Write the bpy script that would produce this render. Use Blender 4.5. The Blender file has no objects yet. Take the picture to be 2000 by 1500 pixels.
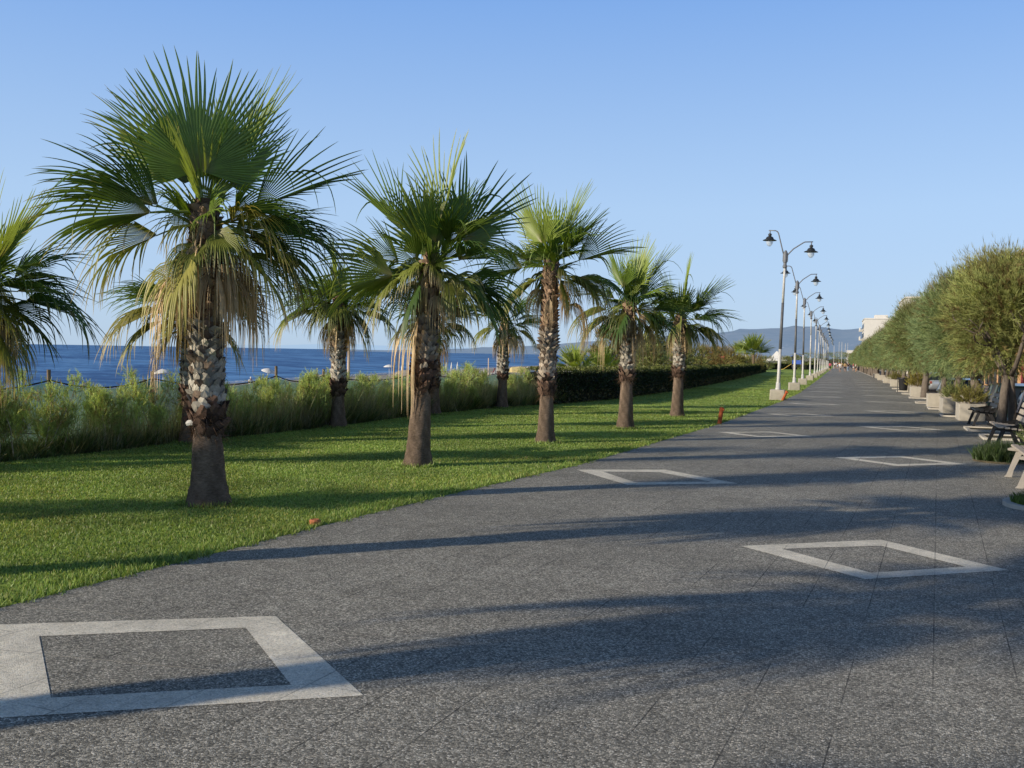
import bpy, math, random
import numpy as np
from mathutils import Vector, Matrix
random.seed(7)
C = bpy.context.scene.collection
PI = math.pi

# ------------------------------------------------------------------ helpers
SLOPE = -0.0055
def gz(x, y):
    return SLOPE * max(-40.0, min(y, 300.0))
def shore_x(y):
    return -88 - max(0, y - 120) * .12
def beach_z(x, y):
    return -0.5 - 3.5 * min(1.4, max(0, (-14 - x) / (-14 - shore_x(y))))

def tag(o, label=None, cat=None, group=None, kind=None):
    if label: o['label'] = label
    if cat: o['category'] = cat
    if group: o['group'] = group
    if kind: o['kind'] = kind
    return o
def thing(name, loc=(0, 0, 0), rz=0, label=None, cat=None, group=None):
    o = bpy.data.objects.new(name, None)
    o.empty_display_size = .2
    C.objects.link(o); o.location = loc; o.rotation_euler = (0, 0, rz)
    return tag(o, label, cat, group)
def copy_tree(o, parent=None):
    c = o.copy(); C.objects.link(c)
    for k in ('label', 'category', 'group'):
        pass
    if parent is not None: c.parent = parent
    for ch in list(o.children): copy_tree(ch, c)
    return c
def link(name, me, m, parent=None, smooth=False):
    o = bpy.data.objects.new(name, me); C.objects.link(o)
    if m is not None: me.materials.append(m)
    if parent is not None: o.parent = parent
    if smooth: me.polygons.foreach_set('use_smooth', [True] * len(me.polygons))
    return o
def np_mesh(name, v, f, col=None):
    """v (n,3), f (m,k) all faces with k corners"""
    me = bpy.data.meshes.new(name)
    v = np.asarray(v, np.float32); f = np.asarray(f, np.int32)
    n, k = f.shape
    me.vertices.add(len(v)); me.vertices.foreach_set('co', v.ravel())
    me.loops.add(n * k); me.loops.foreach_set('vertex_index', f.ravel())
    me.polygons.add(n)
    me.polygons.foreach_set('loop_start', np.arange(0, n * k, k, dtype=np.int32))
    me.polygons.foreach_set('loop_total', np.full(n, k, np.int32))
    me.update(calc_edges=True)
    if col is not None:
        a = me.color_attributes.new('Col', 'FLOAT_COLOR', 'POINT')
        c = np.ones((len(v), 4), np.float32); c[:, :3] = col
        a.data.foreach_set('color', c.ravel())
    return me

class MB:
    def __init__(s): s.v = []; s.f = []; s.c = []; s.col = (1, 1, 1)
    def add(s, vs, fs, col=None):
        b = len(s.v); s.v += [tuple(p) for p in vs]; s.f += [tuple(i + b for i in q) for q in fs]
        s.c += [col or s.col] * len(vs); return s
    def box(s, c, d, rz=0, top=1.0, rx=0, ry=0, bev=0, col=None):
        x, y, z = [k / 2 for k in d]
        R = Matrix.Rotation(rz, 3, 'Z') @ Matrix.Rotation(ry, 3, 'Y') @ Matrix.Rotation(rx, 3, 'X')
        if bev <= 0:
            vs = [(-x, -y, -z), (x, -y, -z), (x, y, -z), (-x, y, -z), (-x * top, -y * top, z), (x * top, -y * top, z), (x * top, y * top, z), (-x * top, y * top, z)]
            fs = [(0, 3, 2, 1), (4, 5, 6, 7), (0, 1, 5, 4), (1, 2, 6, 5), (2, 3, 7, 6), (3, 0, 4, 7)]
        else:
            b = bev; vs = []; 
            def ring(hx, hy, zz):
                cx = min(b, hx * .9); cy = min(b, hy * .9)
                return [(-hx + cx, -hy, zz), (hx - cx, -hy, zz), (hx, -hy + cy, zz), (hx, hy - cy, zz), (hx - cx, hy, zz), (-hx + cx, hy, zz), (-hx, hy - cy, zz), (-hx, -hy + cy, zz)]
            rs = [ring(x - b, y - b, -z), ring(x, y, -z + b), ring(x * top, y * top, z - b), ring(x * top - b, y * top - b, z)]
            for r in rs: vs += r
            fs = [tuple(range(7, -1, -1)), tuple(range(24, 32))]
            for k in range(3):
                for i in range(8):
                    j = (i + 1) % 8; fs.append((k * 8 + i, k * 8 + j, k * 8 + 8 + j, k * 8 + 8 + i))
        cc = Vector(c)
        return s.add([R @ Vector(p) + cc for p in vs], fs, col)
    def tube(s, pts, rad, n=8, cap=True, col=None, flat=1.0):
        pts = [Vector(p) for p in pts]; k = len(pts)
        if not hasattr(rad, '__len__'): rad = [rad] * k
        vs = []; up = None
        for i, p in enumerate(pts):
            t = (pts[min(i + 1, k - 1)] - pts[max(i - 1, 0)]).normalized()
            if up is None:
                up = Vector((0, 0, 1)) if abs(t.z) < .9 else Vector((1, 0, 0))
            a = t.cross(up)
            if a.length < 1e-4: a = t.cross(Vector((0, 1, 0)))
            a.normalize(); b = a.cross(t).normalized(); up = b
            for j in range(n):
                th = 2 * PI * j / n
                vs.append(p + a * (math.cos(th) * rad[i]) + b * (math.sin(th) * rad[i] * flat))
        fs = []
        for i in range(k - 1):
            for j in range(n):
                q = (j + 1) % n; fs.append((i * n + j, i * n + q, i * n + n + q, i * n + n + j))
        if cap: fs += [tuple(range(n - 1, -1, -1)), tuple(range((k - 1) * n, k * n))]
        return s.add(vs, fs, col)
    def lathe(s, prof, c=(0, 0, 0), n=16, col=None):
        vs = []; k = len(prof)
        for r, z in prof:
            for j in range(n):
                th = 2 * PI * j / n; vs.append((c[0] + r * math.cos(th), c[1] + r * math.sin(th), c[2] + z))
        fs = []
        for i in range(k - 1):
            for j in range(n):
                q = (j + 1) % n; fs.append((i * n + j, i * n + q, i * n + n + q, i * n + n + j))
        fs += [tuple(range(n - 1, -1, -1)), tuple(range((k - 1) * n, k * n))]
        return s.add(vs, fs, col)
    def prism(s, poly, axis='x', a=0, b=1, col=None):
        """extrude a 2D polygon along axis from a to b; poly in the two other axes"""
        def P(u, w, t):
            return {'x': (t, u, w), 'y': (u, t, w), 'z': (u, w, t)}[axis]
        n = len(poly)
        vs = [P(u, w, a) for u, w in poly] + [P(u, w, b) for u, w in poly]
        fs = [tuple(range(n - 1, -1, -1)), tuple(range(n, 2 * n))] + [(i, (i + 1) % n, n + (i + 1) % n, n + i) for i in range(n)]
        return s.add(vs, fs, col)
    def build(s, name, m, parent=None, smooth=False, fixn=True):
        me = bpy.data.meshes.new(name); me.from_pydata(s.v, [], s.f); me.update()
        if fixn:
            import bmesh
            bm = bmesh.new(); bm.from_mesh(me); bmesh.ops.recalc_face_normals(bm, faces=bm.faces); bm.to_mesh(me); bm.free()
        a = me.color_attributes.new('Col', 'FLOAT_COLOR', 'POINT')
        c = np.ones((len(s.v), 4), np.float32); c[:, :3] = s.c
        a.data.foreach_set('color', c.ravel())
        return link(name, me, m, parent, smooth)

# ------------------------------------------------------------------ materials
class NT:
    def __init__(s, name):
        s.m = bpy.data.materials.new(name); s.m.use_nodes = True
        s.t = s.m.node_tree; s.t.nodes.clear()
        s.out = s.n('ShaderNodeOutputMaterial')
    def n(s, typ, ins=None, **kw):
        x = s.t.nodes.new(typ)
        for k, v in kw.items(): setattr(x, k, v)
        if ins:
            for k, v in ins.items():
                if isinstance(v, bpy.types.NodeSocket): s.t.links.new(v, x.inputs[k])
                else: x.inputs[k].default_value = v
        return x
    def pos(s): return s.n('ShaderNodeNewGeometry').outputs['Position']
    def obj(s): return s.n('ShaderNodeTexCoord').outputs['Object']
    def noise(s, scale, detail=3, vec=None, rough=.55, out='Fac', dist=0):
        return s.n('ShaderNodeTexNoise', {'Vector': vec or s.pos(), 'Scale': scale, 'Detail': detail, 'Roughness': rough, 'Distortion': dist}).outputs[out]
    def ramp(s, fac, stops, interp='LINEAR'):
        r = s.n('ShaderNodeValToRGB', {'Fac': fac}); cr = r.color_ramp; cr.interpolation = interp
        while len(cr.elements) < len(stops): cr.elements.new(.5)
        for e, (p, c) in zip(cr.elements, stops):
            e.position = p; e.color = (*c, 1) if hasattr(c, '__len__') else (c, c, c, 1)
        return r.outputs['Color']
    def mix(s, fac, a, b, mode='MIX'):
        x = s.n('ShaderNodeMix', data_type='RGBA', blend_type=mode)
        for i, v in ((0, fac), (6, a), (7, b)):
            if isinstance(v, bpy.types.NodeSocket): s.t.links.new(v, x.inputs[i])
            else: x.inputs[i].default_value = (*v, 1) if hasattr(v, '__len__') and len(v) == 3 else v
        return x.outputs[2]
    def math(s, op, a, b=0.0, clamp=False):
        x = s.n('ShaderNodeMath', operation=op, use_clamp=clamp)
        for i, v in ((0, a), (1, b)):
            if isinstance(v, bpy.types.NodeSocket): s.t.links.new(v, x.inputs[i])
            else: x.inputs[i].default_value = v
        return x.outputs[0]
    def bump(s, h, strength=.5, dist=.01):
        return s.n('ShaderNodeBump', {'Height': h, 'Strength': strength, 'Distance': dist}).outputs['Normal']
    def pbsdf(s, col, rough=.8, normal=None, spec=.3, **kw):
        d = {'Roughness': rough, 'Specular IOR Level': spec}
        if isinstance(col, bpy.types.NodeSocket): d['Base Color'] = col
        else: d['Base Color'] = (*col, 1)
        if normal is not None: d['Normal'] = normal
        d.update(kw)
        return s.n('ShaderNodeBsdfPrincipled', d).outputs[0]
    def done(s, sh):
        s.t.links.new(sh, s.out.inputs['Surface']); return s.m

def simple(name, col, rough=.7, spec=.3, var=.15, scale=6, bump=.15, metal=0, obj=True, dirt=None):
    t = NT(name); v = t.obj() if obj else t.pos()
    n1 = t.noise(scale, 5, v); c = tuple(col)
    cc = t.ramp(n1, [(.25, tuple(k * (1 - var) for k in c)), (.75, tuple(min(1, k * (1 + var)) for k in c))])
    if dirt:
        n2 = t.noise(scale * .35, 6, v, .7)
        cc = t.mix(t.ramp(n2, [(.45, 0.), (.7, .8)]), cc, dirt)
    nm = t.bump(t.noise(scale * 8, 4, v), bump, .01) if bump else None
    return t.done(t.pbsdf(cc, rough, nm, spec, Metallic=metal))

def foliage_mat(name, trans=.3, rough=.5, gloss=.06, noise=.25, scale=3):
    t = NT(name)
    a = t.n('ShaderNodeAttribute', attribute_name='Col').outputs['Color']
    n = t.noise(scale, 3)
    a2 = t.mix(1.0, a, t.ramp(n, [(.3, 1 - noise), (.7, 1 + noise)]), 'MULTIPLY')
    d = t.n('ShaderNodeBsdfDiffuse', {'Color': a2})
    tr = t.n('ShaderNodeBsdfTranslucent', {'Color': t.mix(1.0, a2, (1.25, 1.2, .6), 'MULTIPLY')})
    m1 = t.n('ShaderNodeMixShader', {0: trans, 1: d.outputs[0], 2: tr.outputs[0]})
    g = t.n('ShaderNodeBsdfGlossy', {'Color': (1, 1, 1, 1), 'Roughness': rough})
    m2 = t.n('ShaderNodeMixShader', {0: gloss, 1: m1.outputs[0], 2: g.outputs[0]})
    return t.done(m2.outputs[0])
def attr_mat(name, rough=.85, spec=.2, scale=25, bump=.5, dist=.01, var=.25, stretch=None):
    t = NT(name)
    a = t.n('ShaderNodeAttribute', attribute_name='Col').outputs['Color']
    v = t.obj()
    if stretch: v = t.n('ShaderNodeMapping', {'Vector': v, 'Scale': stretch}).outputs[0]
    n = t.noise(scale, 5, v, .65)
    c = t.mix(1.0, a, t.ramp(n, [(.25, 1 - var), (.75, 1 + var)]), 'MULTIPLY')
    return t.done(t.pbsdf(c, rough, t.bump(n, bump, dist), spec))

def pebble_path(name, stops, joints=True, scale=100., clean=False):
    t = NT(name); P = t.pos()
    wob = t.mix(.5, P, P)
    v = t.n('ShaderNodeTexVoronoi', {'Vector': P, 'Scale': scale, 'Randomness': 1.0})
    ve = t.n('ShaderNodeTexVoronoi', {'Vector': P, 'Scale': scale, 'Randomness': 1.0}, feature='DISTANCE_TO_EDGE')
    sep = t.n('ShaderNodeSeparateColor', {'Color': v.outputs['Color']})
    col = t.ramp(sep.outputs[0], stops)
    tint = t.mix(t.math('MULTIPLY', sep.outputs[1], .35), col, t.mix(1.0, col, (1.15, .98, .8), 'MULTIPLY'))
    grout = tuple(k * (.72 if clean else .42) for k in (stops[len(stops) // 2][1]))
    edge = t.ramp(ve.outputs['Distance'], [(.02, 0.), (.16, 1.)])
    col = t.mix(edge, grout, tint)
    big = t.noise(.55, 6, P, .65)
    col = t.mix(1.0, col, t.ramp(big, [(.3, .82), (.7, 1.16)]), 'MULTIPLY')
    med = t.noise(7, 5, P, .7)
    col = t.mix(1.0, col, t.ramp(med, [(.3, .80), (.7, 1.16)]), 'MULTIPLY')
    st = t.noise(1.7, 7, P, .75)
    col = t.mix(t.ramp(st, [(.56, 0.), (.72, .12 if clean else .35)]), col, t.mix(1.0, col, (.55, .52, .48), 'MULTIPLY'))
    h = t.math('MULTIPLY', edge, 1.0)
    if joints:
        mp = t.n('ShaderNodeMapping', {'Vector': P, 'Rotation': (0, 0, math.radians(90 - 0) - .0)})
        mp.vector_type = 'TEXTURE'
        mp.inputs['Rotation'].default_value = (0, 0, math.radians(90) - .088)
        mp.inputs['Location'].default_value = (.02, 0, 0)
        def brick(ms, sm):
            b = t.n('ShaderNodeTexBrick', {'Vector': mp.outputs[0], 'Scale': 1.0, 'Mortar Size': ms, 'Mortar Smooth': sm, 'Brick Width': 1.6, 'Row Height': .395,
                                           'Color1': (.5, .5, .5, 1), 'Color2': (1, 1, 1, 1), 'Mortar': (0, 0, 0, 1)})
            b.offset = .5; b.offset_frequency = 2; b.squash_frequency = 1; b.squash = 1
            return b
        b = brick(.0045, .5)
        # each slab a slightly different shade
        sh = t.n('ShaderNodeSeparateColor', {'Color': b.outputs['Color']}).outputs[0]
        col = t.mix(1.0, col, t.ramp(sh, [(.5, .95), (1., 1.04)]), 'MULTIPLY')
        gapm = t.ramp(t.noise(.9, 4, P, .6), [(.42, .10), (.60, .75)])
        col = t.mix(t.math('MULTIPLY', b.outputs['Fac'], gapm), col, (.012, .012, .014))
        # pale cross seams: strips perpendicular to the slabs, broken up
        mp2 = t.n('ShaderNodeMapping', {'Vector': P}); mp2.vector_type = 'TEXTURE'
        mp2.inputs['Rotation'].default_value = (0, 0, .10)
        w = t.n('ShaderNodeSeparateXYZ', {'Vector': mp2.outputs[0]})
        fr = t.math('ABSOLUTE', t.math('SUBTRACT', t.math('FRACT', t.math('DIVIDE', w.outputs[1], .82)), .5))
        ln = t.ramp(fr, [(.0, 1.), (.0045, 1.), (.008, 0.)])
        msk = t.ramp(t.n('ShaderNodeTexNoise', {'Vector': t.n('ShaderNodeMapping', {'Vector': mp2.outputs[0], 'Scale': (.9, 2.5, 1)}).outputs[0], 'Scale': 1.0, 'Detail': 2}).outputs['Fac'], [(.53, 0.), (.60, .8)])
        col = t.mix(t.math('MULTIPLY', ln, msk), col, (.42, .38, .30))
    nm = t.bump(h, .55, .004)
    return t.done(t.pbsdf(col, .75, nm, .25))

M = {}
M['path'] = pebble_path('aggregate_paving', [(0, (.08, .079, .070)), (.3, (.24, .236, .205)), (.58, (.41, .40, .345)), (.82, (.60, .58, .50)), (1, (.84, .81, .71))])
M['inlay'] = pebble_path('white_aggregate', [(0, (.55, .52, .43)), (.3, (.82, .79, .66)), (.6, (.93, .89, .76)), (.85, (.97, .93, .81)), (1, (.98, .96, .87))], True, clean=True)
def lawn_mat():
    t = NT('lawn'); P = t.pos()
    n1 = t.noise(60, 4, P, .7); n2 = t.noise(.7, 5, P); n3 = t.noise(9, 4, P, .7)
    c = t.ramp(n1, [(.3, (.16, .235, .045)), (.5, (.30, .42, .08)), (.72, (.45, .54, .14))])
    c = t.mix(1.0, c, t.ramp(n2, [(.3, .85), (.7, 1.15)]), 'MULTIPLY')
    c = t.mix(t.ramp(n3, [(.55, 0.), (.8, .35)]), c, (.16, .15, .055))
    return t.done(t.pbsdf(c, .9, t.bump(n1, .8, .02), .1))
M['lawn'] = lawn_mat()
M['grass'] = foliage_mat('grass_blades', .35, .5, .03, .38, .55)
M['leaf'] = foliage_mat('palm_leaf', .36, .45, .035, .12, 8)
M['dry'] = foliage_mat('dry_leaf', .25, .7, .02, .2, 8)
M['tam'] = foliage_mat('feathery_foliage', .3, .6, .0, .28, 1.6)
M['hedge'] = foliage_mat('hedge_leaves', .2, .5, .03, .3, 2.)
M['bark'] = attr_mat('bark', .95, .1, 22, .9, .02, .35, (1, 1, .3))
M['ptrunk'] = attr_mat('palm_trunk_fibre', .95, .1, 34, 1.0, .02, .5, (.8, .8, 2.6))
M['boots'] = attr_mat('palm_leaf_bases', .85, .15, 40, .5, .006, .25)
M['soil'] = simple('soil', (.10, .085, .055), .95, .1, .4, 3, .5, obj=False)
M['concrete'] = simple('pale_concrete', (.44, .41, .35), .9, .15, .16, 4, .3, dirt=(.27, .25, .21))
M['kerb'] = simple('kerb_stone', (.55, .51, .44), .9, .15, .15, 4, .3, obj=False, dirt=(.32, .3, .26))
M['asphalt'] = simple('asphalt', (.055, .056, .06), .9, .2, .2, 12, .4, obj=False)
M['galv'] = simple('weathered_white_paint', (.60, .60, .58), .5, .4, .1, 5, .1, dirt=(.35, .33, .30))
M['polegrey'] = simple('dark_pole_band', (.10, .105, .115), .5, .4, .2, 6, .1, dirt=(.2, .19, .18))
M['lampmetal'] = simple('black_lamp_metal', (.022, .026, .03), .45, .5, .2, 6, .05)
M['armmetal'] = simple('grey_arm_metal', (.16, .17, .19), .45, .5, .2, 6, .05)
M['rust'] = simple('orange_painted_steel', (.42, .10, .03), .7, .3, .25, 9, .3, dirt=(.2, .05, .02))
M['wood'] = simple('weathered_wood', (.22, .17, .12), .9, .1, .3, 9, .6)
M['benchwood'] = simple('grey_bench_slats', (.42, .37, .31), .85, .15, .15, 6, .3)
M['blackiron'] = simple('black_iron', (.02, .02, .022), .5, .4, .2, 9, .1)
M['benchgrey'] = simple('pale_bench_frame', (.36, .33, .29), .7, .3, .15, 6, .2)
M['sandpeb'] = None
def beach_mat():
    t = NT('pebble_beach'); P = t.pos()
    v = t.n('ShaderNodeTexVoronoi', {'Vector': P, 'Scale': 4.0})
    c = t.ramp(t.n('ShaderNodeSeparateColor', {'Color': v.outputs['Color']}).outputs[0], [(0, (.2, .19, .17)), (.5, (.34, .31, .27)), (1, (.5, .47, .42))])
    c = t.mix(1.0, c, t.ramp(t.noise(.15, 5, P), [(.3, .8), (.7, 1.15)]), 'MULTIPLY')
    return t.done(t.pbsdf(c, .9, t.bump(v.outputs['Distance'], .6, .1), .1))
M['beach'] = beach_mat()
def sea_mat():
    t = NT('sea_water'); P = t.pos()
    mp = t.n('ShaderNodeMapping', {'Vector': P, 'Scale': (1., .45, 1), 'Rotation': (0, 0, .15)}).outputs[0]
    w1 = t.noise(.35, 6, mp, .62); w2 = t.noise(.04, 4, mp, .5); w3 = t.noise(.008, 4, mp, .6)
    h = t.math('ADD', t.math('MULTIPLY', w1, 1.0), t.math('MULTIPLY', w2, 2.0))
    c = t.ramp(w3, [(.35, (.095, .28, .56)), (.65, (.12, .32, .62))])
    w4 = t.noise(.09, 5, mp, .6)
    c = t.mix(t.ramp(w1, [(.5, 0.), (.7, .75)]), c, (.14, .31, .56))
    c = t.mix(t.ramp(w4, [(.40, .7), (.54, 0.)]), c, (.018, .08, .24))
    rot = t.n('ShaderNodeMapping', {'Vector': P, 'Rotation': (0, 0, -math.radians(135))}).outputs[0]
    w6 = t.noise(1.0, 7, t.n('ShaderNodeMapping', {'Vector': rot, 'Scale': (.007, .045, 1)}).outputs[0], .72)
    c = t.mix(t.ramp(w6, [(.42, .85), (.52, 0.)]), c, (.03, .10, .27)); c = t.mix(t.ramp(w6, [(.50, 0.), (.62, .8)]), c, (.17, .36, .64))
    w5 = t.noise(1.0, 5, t.n('ShaderNodeMapping', {'Vector': P, 'Scale': (.05, .11, 1), 'Rotation': (0, 0, -.6)}).outputs[0], .7)
    c = t.mix(t.ramp(w5, [(.40, .75), (.52, 0.)]), c, (.018, .075, .22)); c = t.mix(t.ramp(w5, [(.52, 0.), (.62, .7)]), c, (.13, .30, .58))
    dd = t.n('ShaderNodeBsdfDiffuse', {'Color': c}); gg = t.n('ShaderNodeBsdfGlossy', {'Color': (.8, .9, 1, 1), 'Roughness': .35, 'Normal': t.bump(h, .6, .9)})
    return t.done(t.n('ShaderNodeMixShader', {0: .13, 1: dd.outputs[0], 2: gg.outputs[0]}).outputs[0])
M['sea'] = sea_mat()
def foam_mat():
    t = NT('sea_foam'); n = t.noise(1.2, 6, None, .7)
    al = t.ramp(n, [(.48, 0.), (.58, 1.)])
    tr = t.n('ShaderNodeBsdfTransparent'); d = t.n('ShaderNodeBsdfDiffuse', {'Color': (.75, .77, .78, 1)})
    return t.done(t.n('ShaderNodeMixShader', {0: al, 1: tr.outputs[0], 2: d.outputs[0]}).outputs[0])
M['foam'] = foam_mat()
def net_mat():
    t = NT('green_netting'); P = t.pos()
    s = t.n('ShaderNodeSeparateXYZ', {'Vector': P})
    fold = t.noise(3., 4, t.n('ShaderNodeMapping', {'Vector': P, 'Scale': (1, 1, .25)}).outputs[0], .6)
    c = t.ramp(fold, [(.3, (.09, .19, .14)), (.7, (.19, .32, .235))])
    d = t.n('ShaderNodeBsdfDiffuse', {'Color': c}); tl = t.n('ShaderNodeBsdfTranslucent', {'Color': c})
    mm = t.n('ShaderNodeMixShader', {0: .4, 1: d.outputs[0], 2: tl.outputs[0]})
    tr = t.n('ShaderNodeBsdfTransparent', {'Color': (.9, 1, .95, 1)})
    return t.done(t.n('ShaderNodeMixShader', {0: .78, 1: tr.outputs[0], 2: mm.outputs[0]}).outputs[0])
M['net'] = net_mat()
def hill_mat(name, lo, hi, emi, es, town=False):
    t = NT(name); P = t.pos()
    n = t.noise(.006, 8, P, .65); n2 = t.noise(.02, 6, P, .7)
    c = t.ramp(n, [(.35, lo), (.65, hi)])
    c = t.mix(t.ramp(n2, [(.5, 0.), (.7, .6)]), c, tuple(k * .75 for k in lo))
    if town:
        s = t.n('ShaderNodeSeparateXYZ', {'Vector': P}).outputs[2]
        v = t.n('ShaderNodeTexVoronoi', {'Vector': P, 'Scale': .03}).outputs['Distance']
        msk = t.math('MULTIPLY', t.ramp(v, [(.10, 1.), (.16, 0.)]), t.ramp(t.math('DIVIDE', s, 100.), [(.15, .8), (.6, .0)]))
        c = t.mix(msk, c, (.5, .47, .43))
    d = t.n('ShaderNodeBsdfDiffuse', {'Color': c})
    e = t.n('ShaderNodeEmission', {'Color': (*emi, 1), 'Strength': es})  # bluish glow stands in for aerial haze in front of the slopes
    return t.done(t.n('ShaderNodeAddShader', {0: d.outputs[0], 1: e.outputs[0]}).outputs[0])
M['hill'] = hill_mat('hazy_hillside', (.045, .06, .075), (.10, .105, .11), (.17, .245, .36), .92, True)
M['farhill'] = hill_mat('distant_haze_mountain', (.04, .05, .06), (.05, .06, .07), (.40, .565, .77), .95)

def car_paint(name, c, metal=.3):
    t = NT(name); return t.done(t.pbsdf(c, .3, None, .5, Metallic=metal, **{'Coat Weight': .7, 'Coat Roughness': .08}))
M['glass'] = car_paint('dark_glass', (.015, .02, .022), 0)
M['rubber'] = simple('tyre_rubber', (.02, .02, .02), .85, .2, .2, 20, .2)
M['alloy'] = simple('alloy_wheel', (.4, .4, .42), .35, .5, .1, 20, 0, metal=.7)
M['white'] = simple('white_canvas', (.75, .74, .70), .8, .2, .05, 3, .1)
M['plaster'] = simple('white_plaster', (.66, .64, .60), .9, .1, .06, .8, .1)
M['orangewall'] = simple('apricot_plaster', (.62, .38, .20), .9, .1, .08, .8, .1)
M['pinkwall'] = simple('pale_pink_plaster', (.62, .50, .42), .9, .1, .08, .8, .1)
M['yellowwall'] = simple('yellow_plaster', (.62, .50, .24), .9, .1, .08, .8, .1)
M['redpaint'] = simple('faded_red_paint', (.36, .07, .07), .8, .2, .2, 3, .1)
M['bluepaint'] = simple('blue_plastic', (.06, .13, .5), .5, .4, .1, 3, .1)
M['yellowpaint'] = simple('yellow_plastic', (.65, .45, .12), .5, .4, .1, 3, .1)
M['window'] = car_paint('window_glass', (.03, .035, .045), 0)
M['terracotta'] = simple('terracotta', (.42, .16, .08), .9, .1, .2, 9, .3)
M['rock'] = simple('grey_boulder', (.36, .33, .28), .9, .1, .25, 2, .5)
def t_bulb():
    t = NT('lamp_glass')
    g = t.pbsdf((.75, .8, .85), .08, None, .5)
    tr = t.n('ShaderNodeBsdfTransparent', {'Color': (.9, .93, .95, 1)})
    return t.done(t.n('ShaderNodeMixShader', {0: .45, 1: tr.outputs[0], 2: g}).outputs[0])
M['bulb'] = t_bulb()

# ------------------------------------------------------------------ camera
F = 1944. / 2000.
YAW = math.atan(636 / 1944.); PITCH = math.atan(62.5 / 1944.); ROLL = .0165
fw = Vector((-math.sin(YAW) * math.cos(PITCH), math.cos(YAW) * math.cos(PITCH), -math.sin(PITCH)))
r0 = Vector((math.cos(YAW), math.sin(YAW), 0)); u0 = r0.cross(fw)
rt = r0 * math.cos(ROLL) + u0 * math.sin(ROLL); up = -r0 * math.sin(ROLL) + u0 * math.cos(ROLL)
cam = bpy.data.cameras.new('camera'); cam.sensor_width = 36; cam.lens = 36 * F; cam.clip_end = 60000; cam.clip_start = .05
co = bpy.data.objects.new('camera', cam); C.objects.link(co)
mw = Matrix.Identity(4)
for i, a in enumerate((rt, up, -fw)):
    for j in range(3): mw[j][i] = a[j]
mw.translation = Vector((0, 0, 1.6)); co.matrix_world = mw
bpy.context.scene.camera = co

# ------------------------------------------------------------------ light
SUNAZ = math.radians(227); SUNEL = math.radians(17.5)
w = bpy.data.worlds.new('World'); bpy.context.scene.world = w; w.use_nodes = True
nt = w.node_tree; nt.nodes.clear()
sky = nt.nodes.new('ShaderNodeTexSky'); sky.sky_type = 'NISHITA'; sky.sun_disc = False
sky.sun_elevation = SUNEL; sky.sun_rotation = SUNAZ; sky.altitude = 0; sky.air_density = 1.0; sky.dust_density = .6; sky.ozone_density = 3.0
tint = nt.nodes.new('ShaderNodeMix'); tint.data_type = 'RGBA'; tint.blend_type = 'MULTIPLY'; tint.inputs[0].default_value = 1.0
geo = nt.nodes.new('ShaderNodeTexCoord'); sp = nt.nodes.new('ShaderNodeSeparateXYZ'); rp = nt.nodes.new('ShaderNodeValToRGB')
nt.links.new(geo.outputs['Generated'], sp.inputs[0]); nt.links.new(sp.outputs[2], rp.inputs[0]); nt.links.new(rp.outputs[0], tint.inputs[7])
cr = rp.color_ramp; cr.elements.new(.08); cr.elements.new(.2); cr.elements.new(.4)
for e_, (p_, c_) in zip(cr.elements, [(0.0, (.98, 1.10, 1.62)), (.08, (1.0, 1.10, 1.50)), (.2, (1.04, 1.12, 1.34)), (.4, (.8, .85, 1.0)), (1.0, (.5, .55, .65))]):
    e_.position = p_; e_.color = (*c_, 1)
hz = nt.nodes.new('ShaderNodeValToRGB'); nt.links.new(sp.outputs[2], hz.inputs[0]); ch = hz.color_ramp
for _ in range(4): ch.elements.new(.5)
SB = .135
for e_, (p_, c_) in zip(ch.elements, [(0.0, (.50, .655, .83)), (.05, (.485, .650, .86)), (.14, (.45, .64, .90)), (.33, (.235, .445, .87)), (.48, (.085, .16, .32)), (1.0, (.035, .065, .14))]):
    e_.position = p_; e_.color = (*c_, 1)
sc_ = nt.nodes.new('ShaderNodeVectorMath'); sc_.operation = 'SCALE'; sc_.inputs['Scale'].default_value = 1 / SB; nt.links.new(hz.outputs[0], sc_.inputs[0])
bl_ = nt.nodes.new('ShaderNodeMix'); bl_.data_type = 'RGBA'; bl_.inputs[0].default_value = .86
bg = nt.nodes.new('ShaderNodeBackground'); bg.inputs['Strength'].default_value = .135
wo = nt.nodes.new('ShaderNodeOutputWorld')
nt.links.new(sky.outputs[0], tint.inputs[6]); nt.links.new(tint.outputs[2], bl_.inputs[6]); nt.links.new(sc_.outputs[0], bl_.inputs[7]); nt.links.new(bl_.outputs[2], bg.inputs['Color']); nt.links.new(bg.outputs[0], wo.inputs['Surface'])
L = bpy.data.lights.new('sun', 'SUN'); L.energy = 5.0; L.angle = math.radians(.6); L.color = (1, .87, .68)
lo = bpy.data.objects.new('sun', L); C.objects.link(lo)
sd = Vector((math.sin(SUNAZ) * math.cos(SUNEL), math.cos(SUNAZ) * math.cos(SUNEL), math.sin(SUNEL)))
lo.rotation_euler = sd.to_track_quat('Z', 'Y').to_euler(); lo.location = (0, 0, 30)
vs = bpy.context.scene.view_settings; vs.view_transform = 'Standard'; vs.look = 'None'; vs.exposure = 0; vs.gamma = 1
bpy.context.scene.cycles.max_bounces = 6
bpy.context.scene.cycles.transparent_max_bounces = 24

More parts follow.
